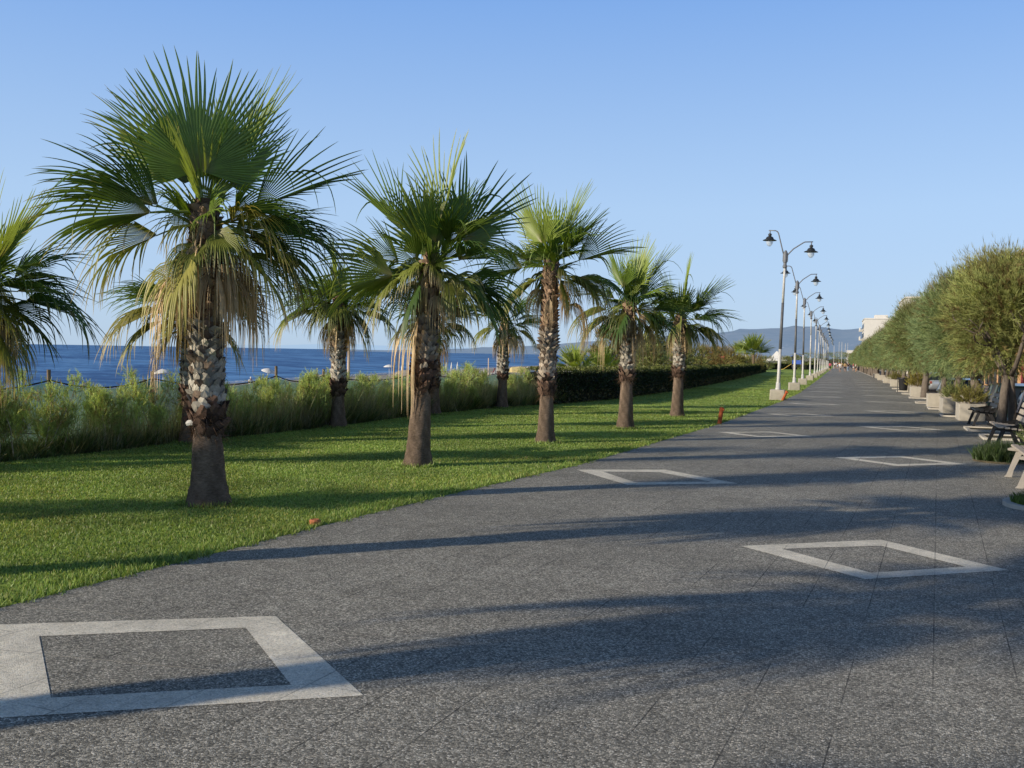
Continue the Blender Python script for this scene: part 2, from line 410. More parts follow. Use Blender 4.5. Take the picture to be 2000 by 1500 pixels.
# ------------------------------------------------------------------ setting: ground, lawn, path, road, beach, sea, hills
def interp(pts, y):
    if y <= pts[0][1]: return pts[0][0]
    for (xa, ya), (xb, yb) in zip(pts, pts[1:]):
        if y <= yb: return xa + (xb - xa) * (y - ya) / (yb - ya)
    return pts[-1][0]
EDGE = [(-5.35, -6), (-5.0, 2), (-4.86, 4.78), (-4.78, 5.6), (-4.66, 6.6), (-4.5, 8.4), (-4.18, 11), (-3.66, 14.4), (-3.36, 18.4), (-2.84, 25.2), (-2.13, 42.5), (-1.9, 53.8), (-1.75, 100), (-1.7, 400)]
BACK = [(-12.2, -6), (-11.15, 9), (-10.98, 11), (-10.85, 13), (-10.95, 15), (-10.62, 17), (-10.55, 19.5), (-10.55, 25), (-10.2, 29.6), (-9.4, 32.6), (-8.4, 39), (-7.9, 54), (-8.2, 75), (-8.9, 99), (-10, 130), (-11, 165), (-15, 200), (-15, 400)]
def edge_x(y): return interp(EDGE, y)
def back_x(y): return interp(BACK, y)
def strip(name, fa, fb, ys, dz, m, nx=2, zf=None):
    v = []; f = []
    for y in ys:
        for i in range(nx):
            x = fa(y) + (fb(y) - fa(y)) * i / (nx - 1)
            v.append((x, y, (zf or gz)(x, y) + dz))
    for j in range(len(ys) - 1):
        for i in range(nx - 1):
            a = j * nx + i; f.append((a, a + 1, a + nx + 1, a + nx))
    me = bpy.data.meshes.new(name); me.from_pydata(v, [], f); me.update()
    o = link(name, me, m); tag(o, kind='structure'); return o
YS = [-30, -6, 0, 2, 4, 5, 6, 7, 8, 9, 10, 11, 12, 13, 14.4, 16, 18.4, 20, 22, 25.2, 28, 30, 33, 36, 39, 42.5, 48, 54, 60, 75, 99, 130, 165, 200, 300, 400]
strip('ground', lambda y: -14, lambda y: 4000, [-200, -30, 0, 50, 100, 200, 300, 600, 3000, 9000], -.62, M['soil'], 2)
strip('lawn', lambda y: back_x(y) - 2.5, lambda y: edge_x(y) - .0, YS, .0, M['lawn'], 10)
pp = strip('promenade_path', edge_x, lambda y: 4.06, YS, .004, M['path'], 2)
strip('road', lambda y: 4.20, lambda y: 10.5, [-30, 0, 50, 100, 200, 300, 500], -.42, M['asphalt'], 2)
strip('pavement', lambda y: 10.5, lambda y: 13.5, [-30, 0, 50, 100, 200, 300, 500], -.30, M['kerb'], 2)
strip('verge', lambda y: min(-14.2, back_x(y) - 3.2), lambda y: back_x(y) - 2.4, [-30, 0, 20, 30, 40, 60, 100, 200, 300, 400], -.02, M['soil'], 4, lambda x, y: gz(x, y) + (min(0, beach_z(-14.3, y) - gz(0, y)) * min(1, max(0, (back_x(y) - 2.4 - x) / .8))))
bx0 = lambda y: -14.0; bx1 = lambda y: shore_x(y) - 30
strip('beach', bx1, bx0, [-100, -30, 0, 30, 60, 90, 120, 160, 200, 300, 500, 1000, 2500], 0, M['beach'], 24, beach_z)
me = bpy.data.meshes.new('sea'); me.from_pydata([(-45000, -3000, -4), (1500, -3000, -4), (1500, 45000, -4), (-45000, 45000, -4)], [], [(0, 1, 2, 3)])
tag(link('sea', me, M['sea']), kind='structure')
strip('surf', lambda y: shore_x(y) - 5, lambda y: shore_x(y) + 1.5, list(range(-20, 400, 10)), 0.0, M['foam'], 3, lambda x, y: -3.97 if x < shore_x(y) else -3.95 + .09 * (x - shore_x(y)))
# kerb along the road and kerb wall
mb = MB()
for y in range(-10, 300, 1):
    zz = gz(0, y + .5)
    mb.box((4.13, y + .5, zz - .22), (.14, .985, .50), 0, 1, bev=.012)
tag(mb.build('kerb', M['kerb']), kind='structure')

# white diamond inlays set in the paving (outer + inner corner loops)
def diamond(cx, cy, R=1.03, r=.70, rot=0, oc=None, ic=None):
    if oc is None:
        oc = [(cx + R * math.cos(a + rot), cy + R * .9 * math.sin(a + rot)) for a in (0, PI / 2, PI, 3 * PI / 2)]
        ic = [(cx + r * math.cos(a + rot), cy + r * .9 * math.sin(a + rot)) for a in (0, PI / 2, PI, 3 * PI / 2)]
    v = [(x, y, gz(x, y) + .0065) for x, y in oc + ic]
    f = [(i, (i + 1) % 4, 4 + (i + 1) % 4, 4 + i) for i in range(4)]
    me = bpy.data.meshes.new('white_diamond_inlay'); me.from_pydata(v, [], f); me.update()
    o = link('white_diamond_inlay', me, M['inlay']); tag(o, kind='structure')
diamond(0, 0, oc=[(-2.07, 4.17), (-3.2, 5.25), (-4.60, 4.47), (-3.45, 3.32)], ic=[(-2.46, 4.18), (-3.22, 4.96), (-4.17, 4.39), (-3.38, 3.63)])
diamond(0, 0, oc=[(1.31, 8.57), (.41, 9.59), (-.76, 8.75), (.23, 7.77)], ic=[(1.0, 8.58), (.4, 9.27), (-.42, 8.76), (.28, 8.03)])
diamond(0, 0, oc=[(-1.21, 13.24), (-2.35, 14.42), (-3.53, 13.81), (-2.5, 12.43)], ic=[(-1.55, 13.26), (-2.38, 14.05), (-3.13, 13.75), (-2.47, 12.75)])
cl = lambda y, off: (edge_x(y) + 4.1) / 2 + off
for cx, cy in [(1.0, 17.6), (-1.5, 22.55), (1.55, 26.6), (-1.05, 31.4), (1.9, 35.6), (-.85, 40.2), (2.1, 44.4), (-.7, 49), (2.2, 53.4), (-.6, 58), (2.25, 62.5), (-.55, 67.), (2.3, 71.4), (-.5, 76), (2.3, 80.5), (-.5, 85), (2.3, 89.5), (-.5, 94), (2.3, 98.6), (-.5, 103), (-.5, 112), (2.3, 107.5)]:
    diamond(cx, cy, rot=-.07)

# hills
def ridge(name, pts, y, depth, base, m, n=140, rough=6, seed=1):
    rg = np.random.default_rng(seed); v = []; f = []; K = 9
    xs = np.linspace(pts[0][0], pts[-1][0], n); top = np.interp(xs, [p[0] for p in pts], [p[1] for p in pts])
    top = top + np.convolve(rg.normal(0, rough, n + 8), np.ones(5) / 5, 'same')[4:4 + n]
    for i in range(n):
        for k in range(K):
            u = k / (K - 1); z = base + (top[i] - base) * (u ** .8)
            yy = y - depth * (1 - u) + rg.normal(0, depth * .03) + math.sin(i * .25 + k) * depth * .05
            v.append((xs[i], yy, z + (rg.normal(0, rough * .5) if 0 < k < K - 1 else 0)))
        v.append((xs[i], y + depth * .6, base))
    K += 1
    for i in range(n - 1):
        for k in range(K - 1):
            a = i * K + k; f.append((a, a + K, a + K + 1, a + 1))
    me = bpy.data.meshes.new(name); me.from_pydata(v, [], f); me.update()
    tag(link(name, me, m, None, True), kind='structure')
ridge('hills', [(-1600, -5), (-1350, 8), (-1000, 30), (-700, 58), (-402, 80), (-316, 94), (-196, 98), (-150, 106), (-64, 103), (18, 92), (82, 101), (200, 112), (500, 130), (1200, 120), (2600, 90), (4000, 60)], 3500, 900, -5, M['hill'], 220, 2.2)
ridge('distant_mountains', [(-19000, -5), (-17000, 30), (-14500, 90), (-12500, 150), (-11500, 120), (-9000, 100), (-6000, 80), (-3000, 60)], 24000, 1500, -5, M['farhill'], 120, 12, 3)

# ------------------------------------------------------------------ palms
def nrmz(a): return a / np.maximum(np.linalg.norm(a, axis=-1, keepdims=True), 1e-9)
G0 = np.array([0, 0, -1.0])
GREEN = np.array([.125, .195, .028]); LGREEN = np.array([.27, .35, .065]); DKGREEN = np.array([.062, .120, .028])
STRAW = np.array([.55, .42, .26]); OLIVE = np.array([.24, .23, .06]); BROWN = np.array([.20, .12, .065]); YEL = np.array([.42, .34, .05]); PALE = np.array([.42, .34, .22])
def frond(name, parent, o, d, pet, R, span, droop, base, tip, rg, n=46, fold=.35, roll=0., solid=.5, tipfrac=.25, curl=.15, sag=.12, m=None, straggle=.05, hint=None, pw=.018):
    o = np.array(o, float); d = nrmz(np.array(d, float))
    pts = [o]; t = d.copy()
    for i in range(6):
        t = nrmz(t + G0 * sag / 6); pts.append(pts[-1] + t * pet / 6)
    h = np.array([0, 0, 1.0]) if hint is None else np.array(hint, float)
    nr = h - t * h.dot(t)
    if np.linalg.norm(nr) < .05: nr = np.array([1., 0, 0]) - t * t[0]
    nr = nrmz(nr); s = np.cross(t, nr)
    if roll:
        nr, s = nr * math.cos(roll) + s * math.sin(roll), s * math.cos(roll) - nr * math.sin(roll)
    V = []; Fq = []; Cc = []
    n = max(12, int(n * span / 1.45) + 4)
    # petiole: flat 4 sided
    k = len(pts)
    for i, p in enumerate(pts):
        wd = pw * (1.6 - .9 * i / (k - 1)); 
        for a, b in ((-1, 0), (0, -.6), (1, 0), (0, .45)):
            V.append(p + s * a * wd + nr * b * wd)
            Cc.append(LGREEN * .95 if base[1] > base[0] else base * .8)
    for i in range(k - 1):
        for j in range(4):
            q = (j + 1) % 4; Fq.append((i * 4 + j, i * 4 + q, i * 4 + 4 + q, i * 4 + 4 + j))
    V = [np.array(V)]; Cc = [np.array(Cc)]; off = k * 4
    p0 = pts[-1] - t * .02
    th = np.linspace(-span, span, n); dth = 2 * span / (n - 1)
    e = np.cos(th)[:, None] * t + np.sin(th)[:, None] * s + fold * np.abs(np.sin(th))[:, None] * nr
    e = nrmz(e)
    q = nrmz(np.cross(nr[None, :], e)); nn = np.cross(e, q)
    Rl = R * (1 - .42 * (np.abs(th) / max(span, .01)) ** 2) * (1 + rg.normal(0, .045, n)); Rl[rg.random(n) < .10] *= rg.uniform(.6, .85)
    dr = droop * (1 + rg.normal(0, .25, n)) ; dr[rg.random(n) < straggle] += rg.uniform(2, 7)
    fr = [.02, .22, solid, solid + .1, solid + .2, solid + .3, solid + .38, solid + .44, 1.0] if solid <= .5 else [.02, .3, solid, solid + .08, solid + .16, solid + .24, .9, .96, 1.0]
    P = p0 + e * (Rl * fr[0])[:, None]; T = e.copy(); prev = fr[0]; sv = solid * (1 + rg.normal(0, .04, n))
    rows = []
    jit = nrmz(rg.normal(0, 1, (n, 3)))
    for i, f_ in enumerate(fr):
        if i:
            step = (f_ - prev)
            if f_ > solid:
                T = nrmz(T + G0 * (dr * step)[:, None] + jit * .09 * step / .1 * .35)
            else:
                T = nrmz(T - nr * curl * step)
            P = P + T * (Rl * step)[:, None]
        u = np.clip((f_ - solid) / (1 - solid), 0, 1)
        wfull = 2 * Rl * min(f_, solid) * math.tan(dth / 2) * 1.03
        wdt = (wfull * (1 - u) ** .6 * (.92 if u > 0 else 1) + .0018)
        qq = nrmz(q - T * (q * T).sum(1)[:, None]); n2 = np.cross(T, qq)
        A = P - qq * (wdt / 2)[:, None]; B = P + n2 * (wdt * .38)[:, None]; D = P + qq * (wdt / 2)[:, None]
        rows.append(np.stack([A, B, D], 1))
        g = rg.normal(1, .10, n)[:, None]
        c = np.repeat(base[None, :], n, 0) * g
        if f_ < .1: c = c * .4 + PALE * .5
        elif f_ <= solid: c = c * 1.0
        k2 = np.clip((u - (1 - tipfrac)) / max(tipfrac, .01), 0, 1)
        kk = (k2 * rg.uniform(.6, 1.0, n))[:, None]
        c = c * (1 - kk) + tip * kk
        c3 = np.stack([c * .85, c * 1.15, c * .9], 1); Cc.append(c3.reshape(-1, 3)) if False else rows.append(c3)
        prev = f_
    PP = np.stack(rows[0::2], 1); CC = np.stack(rows[1::2], 1)   # n, K, 3, 3
    K = PP.shape[1]
    idx = off + np.arange(n * K * 3).reshape(n, K, 3)
    f1 = np.stack([idx[:, :-1, 0], idx[:, :-1, 1], idx[:, 1:, 1], idx[:, 1:, 0]], -1).reshape(-1, 4)
    f2 = np.stack([idx[:, :-1, 1], idx[:, :-1, 2], idx[:, 1:, 2], idx[:, 1:, 1]], -1).reshape(-1, 4)
    V.append(PP.reshape(-1, 3)); Cc.append(CC.reshape(-1, 3))
    F_ = np.concatenate([np.array(Fq), f1, f2])
    me = np_mesh(name, np.concatenate(V), F_, np.clip(np.concatenate(Cc), .004, 1))
    return link(name, me, m or M['leaf'], parent)

RV = np.array([math.cos(YAW), math.sin(YAW), 0.]); ZV = np.array([0, 0, 1.])
def palm_trunk(root, H, lean, r0, z1, z2, z3, rg, greycol=(.37, .34, .29), dense=1.0):
    """z1: top of fibrous foot, z2: top of the dark collar, z3: top of the pale bases, H: crown height"""
    lean = np.array(lean, float)
    def cx(z): return lean * (z / H) ** 1.15
    def rad(z):
        if z < z1: return r0 * (1.0 - .36 * min(1, (z / z1)) ** .7)
        if z < z2: return r0 * .74
        return r0 * (.70 - .20 * (z - z2) / (H - z2))
    v = []; f = []; c = []; n = 28; zs = list(np.arange(-.06, H + .1, .045))
    for i, z in enumerate(zs):
        zz = max(z, 0); ctr = cx(zz); R_ = rad(zz) * (1.06 + .12 * math.exp(-zz / .06) if zz < .2 else 1)
        ring = 1 + .012 * math.sin(zz * 190) if zz < z1 else 1
        for j in range(n):
            a = 2 * PI * j / n
            k = 1 + .035 * math.sin(a * 3 + z * 2) + rg.normal(0, .02)
            v.append((ctr[0] + R_ * k * ring * math.cos(a), ctr[1] + R_ * k * ring * math.sin(a), z))
            if zz < z1: col = np.array([.165, .122, .092]) * (1 + .30 * math.sin(a * 5 + zz * 9) * math.sin(zz * 13 + a)) * (.85 + .35 * zz / z1)
            elif zz < z2: col = np.array([.055, .035, .026])
            elif zz < z3: col = np.array([.07, .055, .04])
            else: col = np.array([.12, .08, .05])
            c.append(tuple(col * rg.uniform(.85, 1.15)))
    for i in range(len(zs) - 1):
        for j in range(n):
            q = (j + 1) % n; f.append((i * n + j, i * n + q, i * n + n + q, i * n + n + j))
    me = np_mesh('trunk', v, f, np.array(c)); link('trunk', me, M['ptrunk'], root, True)
    # old leaf bases in a spiral, crossing each other
    vv = []; ff = []; cc = []
    def plate(z, a, wd, hgt, out, col, rb, twist):
        ctr = cx(z); b = len(vv)
        e = np.array([math.cos(a), math.sin(a), 0]); t = np.array([-math.sin(a), math.cos(a), 0])
        o = np.array([ctr[0], ctr[1], z]) + e * rb
        upv = ZV * math.cos(twist) + t * math.sin(twist); tt = t * math.cos(twist) - ZV * math.sin(twist)
        hw = wd / 2
        P = [o - tt * hw * 1.1 - upv * hgt * .5 - e * .01, o + tt * hw * 1.1 - upv * hgt * .5 - e * .01,
             o - tt * hw + e * .014, o + e * .030, o + tt * hw + e * .014,
             o - tt * hw * .75 + upv * hgt * .42 + e * (.02 + out * .5), o + upv * hgt * .5 + e * (.026 + out), o + tt * hw * .6 + upv * hgt * .38 + e * (.02 + out * .5),
             o + upv * hgt * .30 + e * (.004 + out * .35), o - tt * hw * .8 + upv * hgt * .2 - e * .012, o + tt * hw * .8 + upv * hgt * .2 - e * .012]
        for p in P: vv.append(p)
        for q_, sh in zip(range(11), (.55, .55, .95, 1.1, .95, 1.05, 1.2, 1.05, .25, .3, .3)): cc.append(np.array(col) * sh)
        for q_ in ((0, 1, 4, 3), (0, 3, 2, 2), (2, 3, 6, 5), (3, 4, 7, 6), (5, 6, 8, 9), (6, 7, 10, 8), (0, 2, 9, 9), (1, 10, 4, 4), (2, 5, 9, 9), (4, 10, 7, 7)):
            ff.append([b + i for i in q_])
    z = z1 - .02; row = 0
    while z < H:
        m_ = 10
        for j in range(m_):
            a = 2 * PI * (j + (row % 2) * .5) / m_ + rg.normal(0, .05) + row * .06
            if z < z2 + rg.normal(0, .05):
                if z < z1 + .12 and rg.random() < .45: continue
                col = np.array([.095, .06, .045]) * rg.uniform(.4, 1.8); out = rg.uniform(.0, .05); hgt = rg.uniform(.10, .2)
            elif z < z3:
                u = max(0, (z - z2) / (z3 - z2))
                col = np.array(greycol) * rg.uniform(.5, 1.3) * (1 - .35 * u * rg.random())
                if rg.random() < .15: col = np.array([.19, .14, .105]) * rg.uniform(.5, 1.3); out = rg.uniform(.0, .04) + (.04 if u > .5 and rg.random() < .5 else 0); hgt = .145
            else:
                col = np.array([.27, .185, .125]) * rg.uniform(.45, 1.35); out = rg.uniform(.01, .055); hgt = .145
            plate(z + rg.normal(0, .01), a, rg.uniform(.07, .105) * r0 / .22 * 1.45, hgt, out * 1.2, col, rad(z) * 1.0, (.62 if row % 2 else -.62) + rg.normal(0, .12))
        z += .060; row += 1
    ff2 = [f_ if f_[2] != f_[3] else f_[:3] for f_ in ff]
    me = bpy.data.meshes.new('leaf_bases'); me.from_pydata([tuple(p) for p in vv], [], ff2); me.update()
    a = me.color_attributes.new('Col', 'FLOAT_COLOR', 'POINT'); c = np.ones((len(vv), 4), np.float32); c[:, :3] = np.array(cc); a.data.foreach_set('color', c.ravel())
    link('leaf_bases', me, M['boots'], root)
    # loose brown fibres and hanging threads around the collar
    n = 1100; zc = rg.uniform(z1 - .12, z3 + .2, n) ** 1.0; an = rg.uniform(0, 2 * PI, n)
    e = np.stack([np.cos(an), np.sin(an), np.zeros(n)], 1); cen = np.array([cx(max(q, .01)) for q in zc]); o = np.stack([cen[:, 0], cen[:, 1], zc], 1) + e * (r0 * .72)
    dd = nrmz(e * rg.uniform(.1, .8, (n, 1)) + rg.normal(0, .55, (n, 3)) - ZV * .55); ln = rg.uniform(.05, .20, n) * np.where(zc > z2, .6, 1)
    sdv = nrmz(np.cross(dd, rg.normal(0, 1, (n, 3)))) * .004
    v = np.stack([o - sdv, o + sdv, o + dd * ln[:, None]], 1).reshape(-1, 3)
    cc = np.repeat(np.array([[.10, .06, .04]]) * rg.uniform(.5, 2.2, (n, 1)), 3, 0)
    link('loose_fibre', np_mesh('loose_fibre', v, np.arange(n * 3).reshape(n, 3), cc), M['dry'], root)

def palm(x, y, H, lean, label, seed, spec=None, r0=.21, zs=(.85, 1.1, 1.9), scale=1.0, nrand=14, low=9, dead=9, n=40, greycol=(.37, .34, .29), group='fan palms on the lawn'):
    rg = np.random.default_rng(seed)
    root = thing('fan_palm', (x, y, gz(x, y)), 0, label, 'palm tree', group)
    lean3 = RV * lean
    palm_trunk(root, H, lean3[:2].tolist(), r0, zs[0], zs[1], zs[2], rg, greycol)
    top = np.array([lean3[0], lean3[1], H])
    tv = nrmz(np.array([-x, -y, 0.])); rv = np.cross(ZV, tv) * 1.0     # toward the path viewer; to the right as seen from the path
    def dirv(al, be):
        al = math.radians(al); be = math.radians(be)
        return math.cos(be) * (math.sin(al) * rv + math.cos(al) * ZV) + math.sin(be) * tv
    kinds = {
        'up': dict(pet=.38, R=1.12, span=1.45, droop=.22, base=GREEN * 1.15, tip=OLIVE * 1.2, fold=.28, solid=.5, tipfrac=.12, sag=.05, straggle=.02),
        'edge': dict(pet=.48, R=1.10, span=.6, droop=.4, base=LGREEN * .85, tip=OLIVE * 1.3, fold=.9, solid=.5, tipfrac=.15, sag=.08, straggle=.04),
        'mid': dict(pet=.44, R=1.12, span=1.2, droop=1.3, base=GREEN, tip=OLIVE, fold=.75, solid=.5, tipfrac=.25, sag=.18, straggle=.12),
        'low': dict(pet=.42, R=1.05, span=1.15, droop=3.6, base=(GREEN + OLIVE) / 2, tip=STRAW, fold=.5, solid=.45, tipfrac=.6, sag=.3, straggle=.3),
        'dark': dict(pet=.42, R=1.1, span=1.15, droop=3.0, base=DKGREEN, tip=OLIVE * .8, fold=.6, solid=.5, tipfrac=.25, sag=.25, straggle=.2),
        'dead': dict(pet=.38, R=.95, span=1.25, droop=7, base=STRAW * 1.05, tip=STRAW * 1.15, fold=1.0, solid=.28, tipfrac=.5, sag=.9, straggle=.5, m=M['dry'])}
    def add(kind, al, be, sc=1.0, roll=0., **kw):
        k = dict(kinds[kind]); k.update(kw)
        k['pet'] *= sc * scale; k['R'] *= sc * scale
        if 'span' not in kw: k['span'] *= rg.uniform(.6, 1.1)
        d = dirv(al, be)
        nm = 'dead_frond' if kind == 'dead' else 'frond'
        o = top + nrmz(np.array([d[0], d[1], 0.]) + 1e-6) * .07 - ZV * (.0 if kind in ('up', 'edge') else (rg.uniform(.04, .25) if kind in ('mid', 'dark', 'low') else rg.uniform(.12, .45)))
        frond(nm, root, o, d, rg=rg, n=n, roll=roll, **k)
    for s_ in (spec or []): add(*s_[:3], **(s_[3] if len(s_) > 3 else {}))
    # tightly folded young spears in the very centre, then the rest of the crown
    for i in range(2):
        az = rg.uniform(0, 6.28); d = (math.cos(az) * .28, math.sin(az) * .28, 1.)
        frond('frond', root, top - ZV * .06, d, .12 * scale, rg.uniform(.75, 1.05) * scale, rg.uniform(.5, 1.3), .1, LGREEN * .8, OLIVE, rg, n=26, fold=.8, roll=rg.uniform(-1.5, 1.5), tipfrac=.1, sag=0., straggle=0.)
    for i in range(nrand):
        az = i * 137.5 + rg.uniform(-15, 15); el = (82 - 78 * ((i + .5) / nrand) ** .9 if not spec else rg.uniform(-8, 38)) + rg.normal(0, 5)
        d = np.array([math.cos(math.radians(az)) * math.cos(math.radians(el)), math.sin(math.radians(az)) * math.cos(math.radians(el)), math.sin(math.radians(el))])
        k = dict(kinds['up' if el > 50 else 'mid']); k['droop'] *= rg.uniform(.7, 1.4); g = rg.uniform(.75, 1.3)
        k['base'] = k['base'] * g; sc = rg.uniform(.8, 1.02) * scale; k['pet'] *= sc; k['R'] *= sc; k['span'] *= rg.uniform(.6, 1.1)
        frond('frond', root, top - ZV * .03, d, rg=rg, n=n, roll=rg.normal(0, .35), **k)
    for i in range(low):
        az = i * 360 / max(low, 1) + rg.uniform(-18, 18); el = rg.uniform(-38, 5)
        d = np.array([math.cos(math.radians(az)) * math.cos(math.radians(el)), math.sin(math.radians(az)) * math.cos(math.radians(el)), math.sin(math.radians(el))])
        k = dict(kinds['low' if rg.random() < .75 else 'dark']); sc = rg.uniform(.75, 1.0) * scale; k['pet'] *= sc; k['R'] *= sc; k['droop'] *= rg.uniform(.6, 1.4)
        k['tipfrac'] = rg.uniform(.25, .8)
        frond('frond', root, top - ZV * .10, d, rg=rg, n=n, roll=rg.normal(0, .4), **k)
    # short stalked leaves filling the heart of the crown
    for i in range(8 if n > 36 else 4):
        az = i * 137.5 + rg.uniform(-15, 15); el = rg.uniform(-30, 50)
        d = np.array([math.cos(math.radians(az)) * math.cos(math.radians(el)), math.sin(math.radians(az)) * math.cos(math.radians(el)), math.sin(math.radians(el))])
        k = dict(kinds['mid' if el > 5 else 'low']); k['pet'] = rg.uniform(.08, .24) * scale; k['R'] = rg.uniform(.62, .95) * scale; k['span'] = rg.uniform(.7, 1.3); k['droop'] *= 1.3; k['base'] = k['base'] * rg.uniform(.7, 1.3); k['tipfrac'] = rg.uniform(.2, .7)
        frond('frond', root, top - ZV * rg.uniform(-.02, .3), d, rg=rg, n=n, roll=rg.normal(0, .6), **k)
    for i in range(13 if n > 36 else 6):
        az = rg.uniform(0, 360); el = rg.uniform(-80, -35)
        d = np.array([math.cos(math.radians(az)) * math.cos(math.radians(el)), math.sin(math.radians(az)) * math.cos(math.radians(el)), math.sin(math.radians(el))])
        k = dict(kinds['dead']); k['pet'] = rg.uniform(.12, .4) * scale; k['R'] = rg.uniform(.35, .72) * scale; k['span'] = rg.uniform(.3, .8); k['base'] = STRAW * rg.uniform(.6, 1.35)
        frond('dead_frond', root, top - ZV * rg.uniform(-.05, .40) + nrmz(np.array([d[0], d[1], 0.])) * .08, d, rg=rg, n=26, roll=rg.normal(0, .9), **k)
    for i in range(dead):
        az = i * 137.5 * 1.3 + rg.uniform(-18, 18); el = rg.uniform(-65, -25)
        d = np.array([math.cos(math.radians(az)) * math.cos(math.radians(el)), math.sin(math.radians(az)) * math.cos(math.radians(el)), math.sin(math.radians(el))])
        k = dict(kinds['dead']); sc = rg.uniform(.7, 1.0) * scale; k['pet'] *= sc; k['R'] *= sc; k['base'] = k['base'] * rg.uniform(.75, 1.3)
        frond('dead_frond', root, top - ZV * rg.uniform(.12, .4), d, rg=rg, n=n // 2 + 8, roll=rg.normal(0, .5), **k)
    return root

FR = 'front row of fan palms'; BR = 'back row of fan palms near the fence'
# the nearest palm in view
P1 = [('up', -4, 6, dict(sc=1.06, base=GREEN * 1.3, fold=.06, span=1.9, roll=0, tipfrac=.1, sag=0., hint=(.55, -.83, .3), droop=.05)),
      ('edge', 16, -25, dict(sc=1.0, roll=.5)), ('edge', 27, -8, dict(sc=1.16, roll=-.3, base=LGREEN * .8, span=.5)), ('up', 34, -12, dict(sc=.95, roll=-.9, base=DKGREEN * 1.5)),
      ('mid', 63, 5, dict(sc=1.14, roll=-.5, base=DKGREEN * 1.2, droop=.5, sag=0., span=.75)), ('mid', 72, -25, dict(sc=1.0, roll=.2, base=GREEN * .9)),
      ('up', -40, -8, dict(sc=1.02, roll=.7, droop=.9, base=LGREEN * .8, tip=STRAW, tipfrac=.3)), ('up', -30, -25, dict(sc=1.0, droop=.8, tip=STRAW)),
      ('mid', -58, 10, dict(sc=1.05, roll=.6, droop=1.0, base=DKGREEN * 1.4)), ('mid', -72, -10, dict(sc=1.1, roll=.3, base=GREEN * .8, droop=1.2)),
      ('mid', -88, 8, dict(sc=1.08, roll=.8, droop=1.6, tip=STRAW, tipfrac=.4)), ('low', -100, -5, dict(sc=1.05, roll=.3)),
      ('low', 95, 10, dict(sc=1.12, roll=-.7, base=DKGREEN * 1.4, tip=BROWN)), ('dark', 84, -8, dict(sc=1.15)), ('low', 108, -10, dict(sc=1.05, tip=STRAW)), ('low', 120, 25, dict(sc=1.0)),
      ('low', -152, 35, dict(sc=.95, base=OLIVE * 1.6, tip=YEL, droop=5, span=.9)), ('dead', 150, 20), ('dead', 130, 10, dict(sc=1.15)), ('dead', 140, -15, dict(sc=1.1)), ('dead', 120, -20, dict(sc=1.15)), ('dead', -130, 10),
      ('mid', 70, 35, dict(sc=.62, base=YEL * 1.0, tip=YEL, droop=3))]
palm(-6.24, 8.89, 3.08, -.05, 'nearest fan palm in full view, thick brown foot and one large upright fan frond', 11, P1, r0=.215, zs=(.80, 1.05, 1.95), nrand=1, low=1, dead=6, n=46)
P2 = [('edge', -42, 0, dict(sc=1.12, roll=.3, base=GREEN * 1.1, span=1.0)), ('up', -8, -15, dict(sc=.95, base=LGREEN * .8)), ('edge', 9, 5, dict(sc=1.18, roll=1.2, span=.8)), ('up', 20, -20, dict(sc=1.0)),
      ('mid', 48, 8, dict(sc=1.15, droop=.3, sag=0, base=DKGREEN * 1.5, roll=-.9, span=1.5)), ('mid', -68, -5, dict(sc=1.0, droop=.7, roll=.5, base=LGREEN * .8)), ('mid', -92, 5, dict(sc=1.15, droop=1.8, roll=.9, base=LGREEN * .7)),
      ('up', 10, 45, dict(sc=.8, base=DKGREEN * 1.4)), ('dark', 112, 5, dict(sc=1.15, roll=-.5)), ('dark', 125, 15, dict(sc=1.1)), ('dark', 95, -10, dict(sc=1.05)), ('low', -120, 10), ('dark', -150, 25, dict(sc=.9)),
      ('dead', -160, 15, dict(sc=1.5, droop=12, base=STRAW * 1.15)), ('mid', 75, 30, dict(sc=.9, base=DKGREEN * 1.3, droop=2.5)), ('mid', -40, 40, dict(sc=.8))]
palm(-5.76, 13.25, 3.0, .17, 'second fan palm from the left, leaning right, long straw frond beside trunk', 22, P2, r0=.20, zs=(1.15, 1.48, 2.2), nrand=2, low=2, dead=3, greycol=(.32, .28, .23))
P3 = [('up', -18, 8, dict(sc=1.05, base=LGREEN * .95, fold=.15, roll=.2)), ('edge', 22, -5, dict(sc=1.1)), ('up', 5, -25, dict(sc=1.0)), ('mid', 62, 0, dict(sc=1.1, droop=.6, base=LGREEN * .7, roll=-.6)), ('up', 40, 15, dict(sc=.95)),
      ('mid', -88, 0, dict(sc=1.12, droop=2.0, roll=.7, base=GREEN * .9)), ('mid', -60, -20, dict(sc=.95)), ('dark', 90, 8, dict(sc=1.1)), ('low', 112, 10), ('low', 105, -10, dict(sc=1.15)), ('low', -120, 0), ('mid', 15, 60, dict(sc=.7, base=GREEN * .9)),
      ('dead', 118, 5, dict(sc=1.2)), ('low', 150, 20, dict(sc=.8))]
palm(-5.2, 17.96, 3.38, .06, 'tall slim fan palm with reddish brown upper trunk, third along the path edge', 33, P3, r0=.185, zs=(.98, 1.22, 2.15), nrand=2, low=2, dead=3, greycol=(.38, .32, .26))
P4 = [('up', 8, -5, dict(sc=1.1, base=LGREEN * .95, fold=.15)), ('edge', 35, 5, dict(sc=1.1)), ('up', -15, 10, dict(sc=.95)), ('mid', 65, 5, dict(sc=1.0, droop=.9)), ('mid', 88, 0, dict(sc=1.1)), ('low', -95, 5, dict(sc=1.2, tip=STRAW)), ('low', -110, 5, dict(sc=1.1, tip=STRAW)),
      ('dark', 105, 10), ('low', 130, 10), ('dead', -120, 5, dict(sc=1.2)), ('dead', 110, 8), ('dark', 30, 60, dict(sc=.7))]
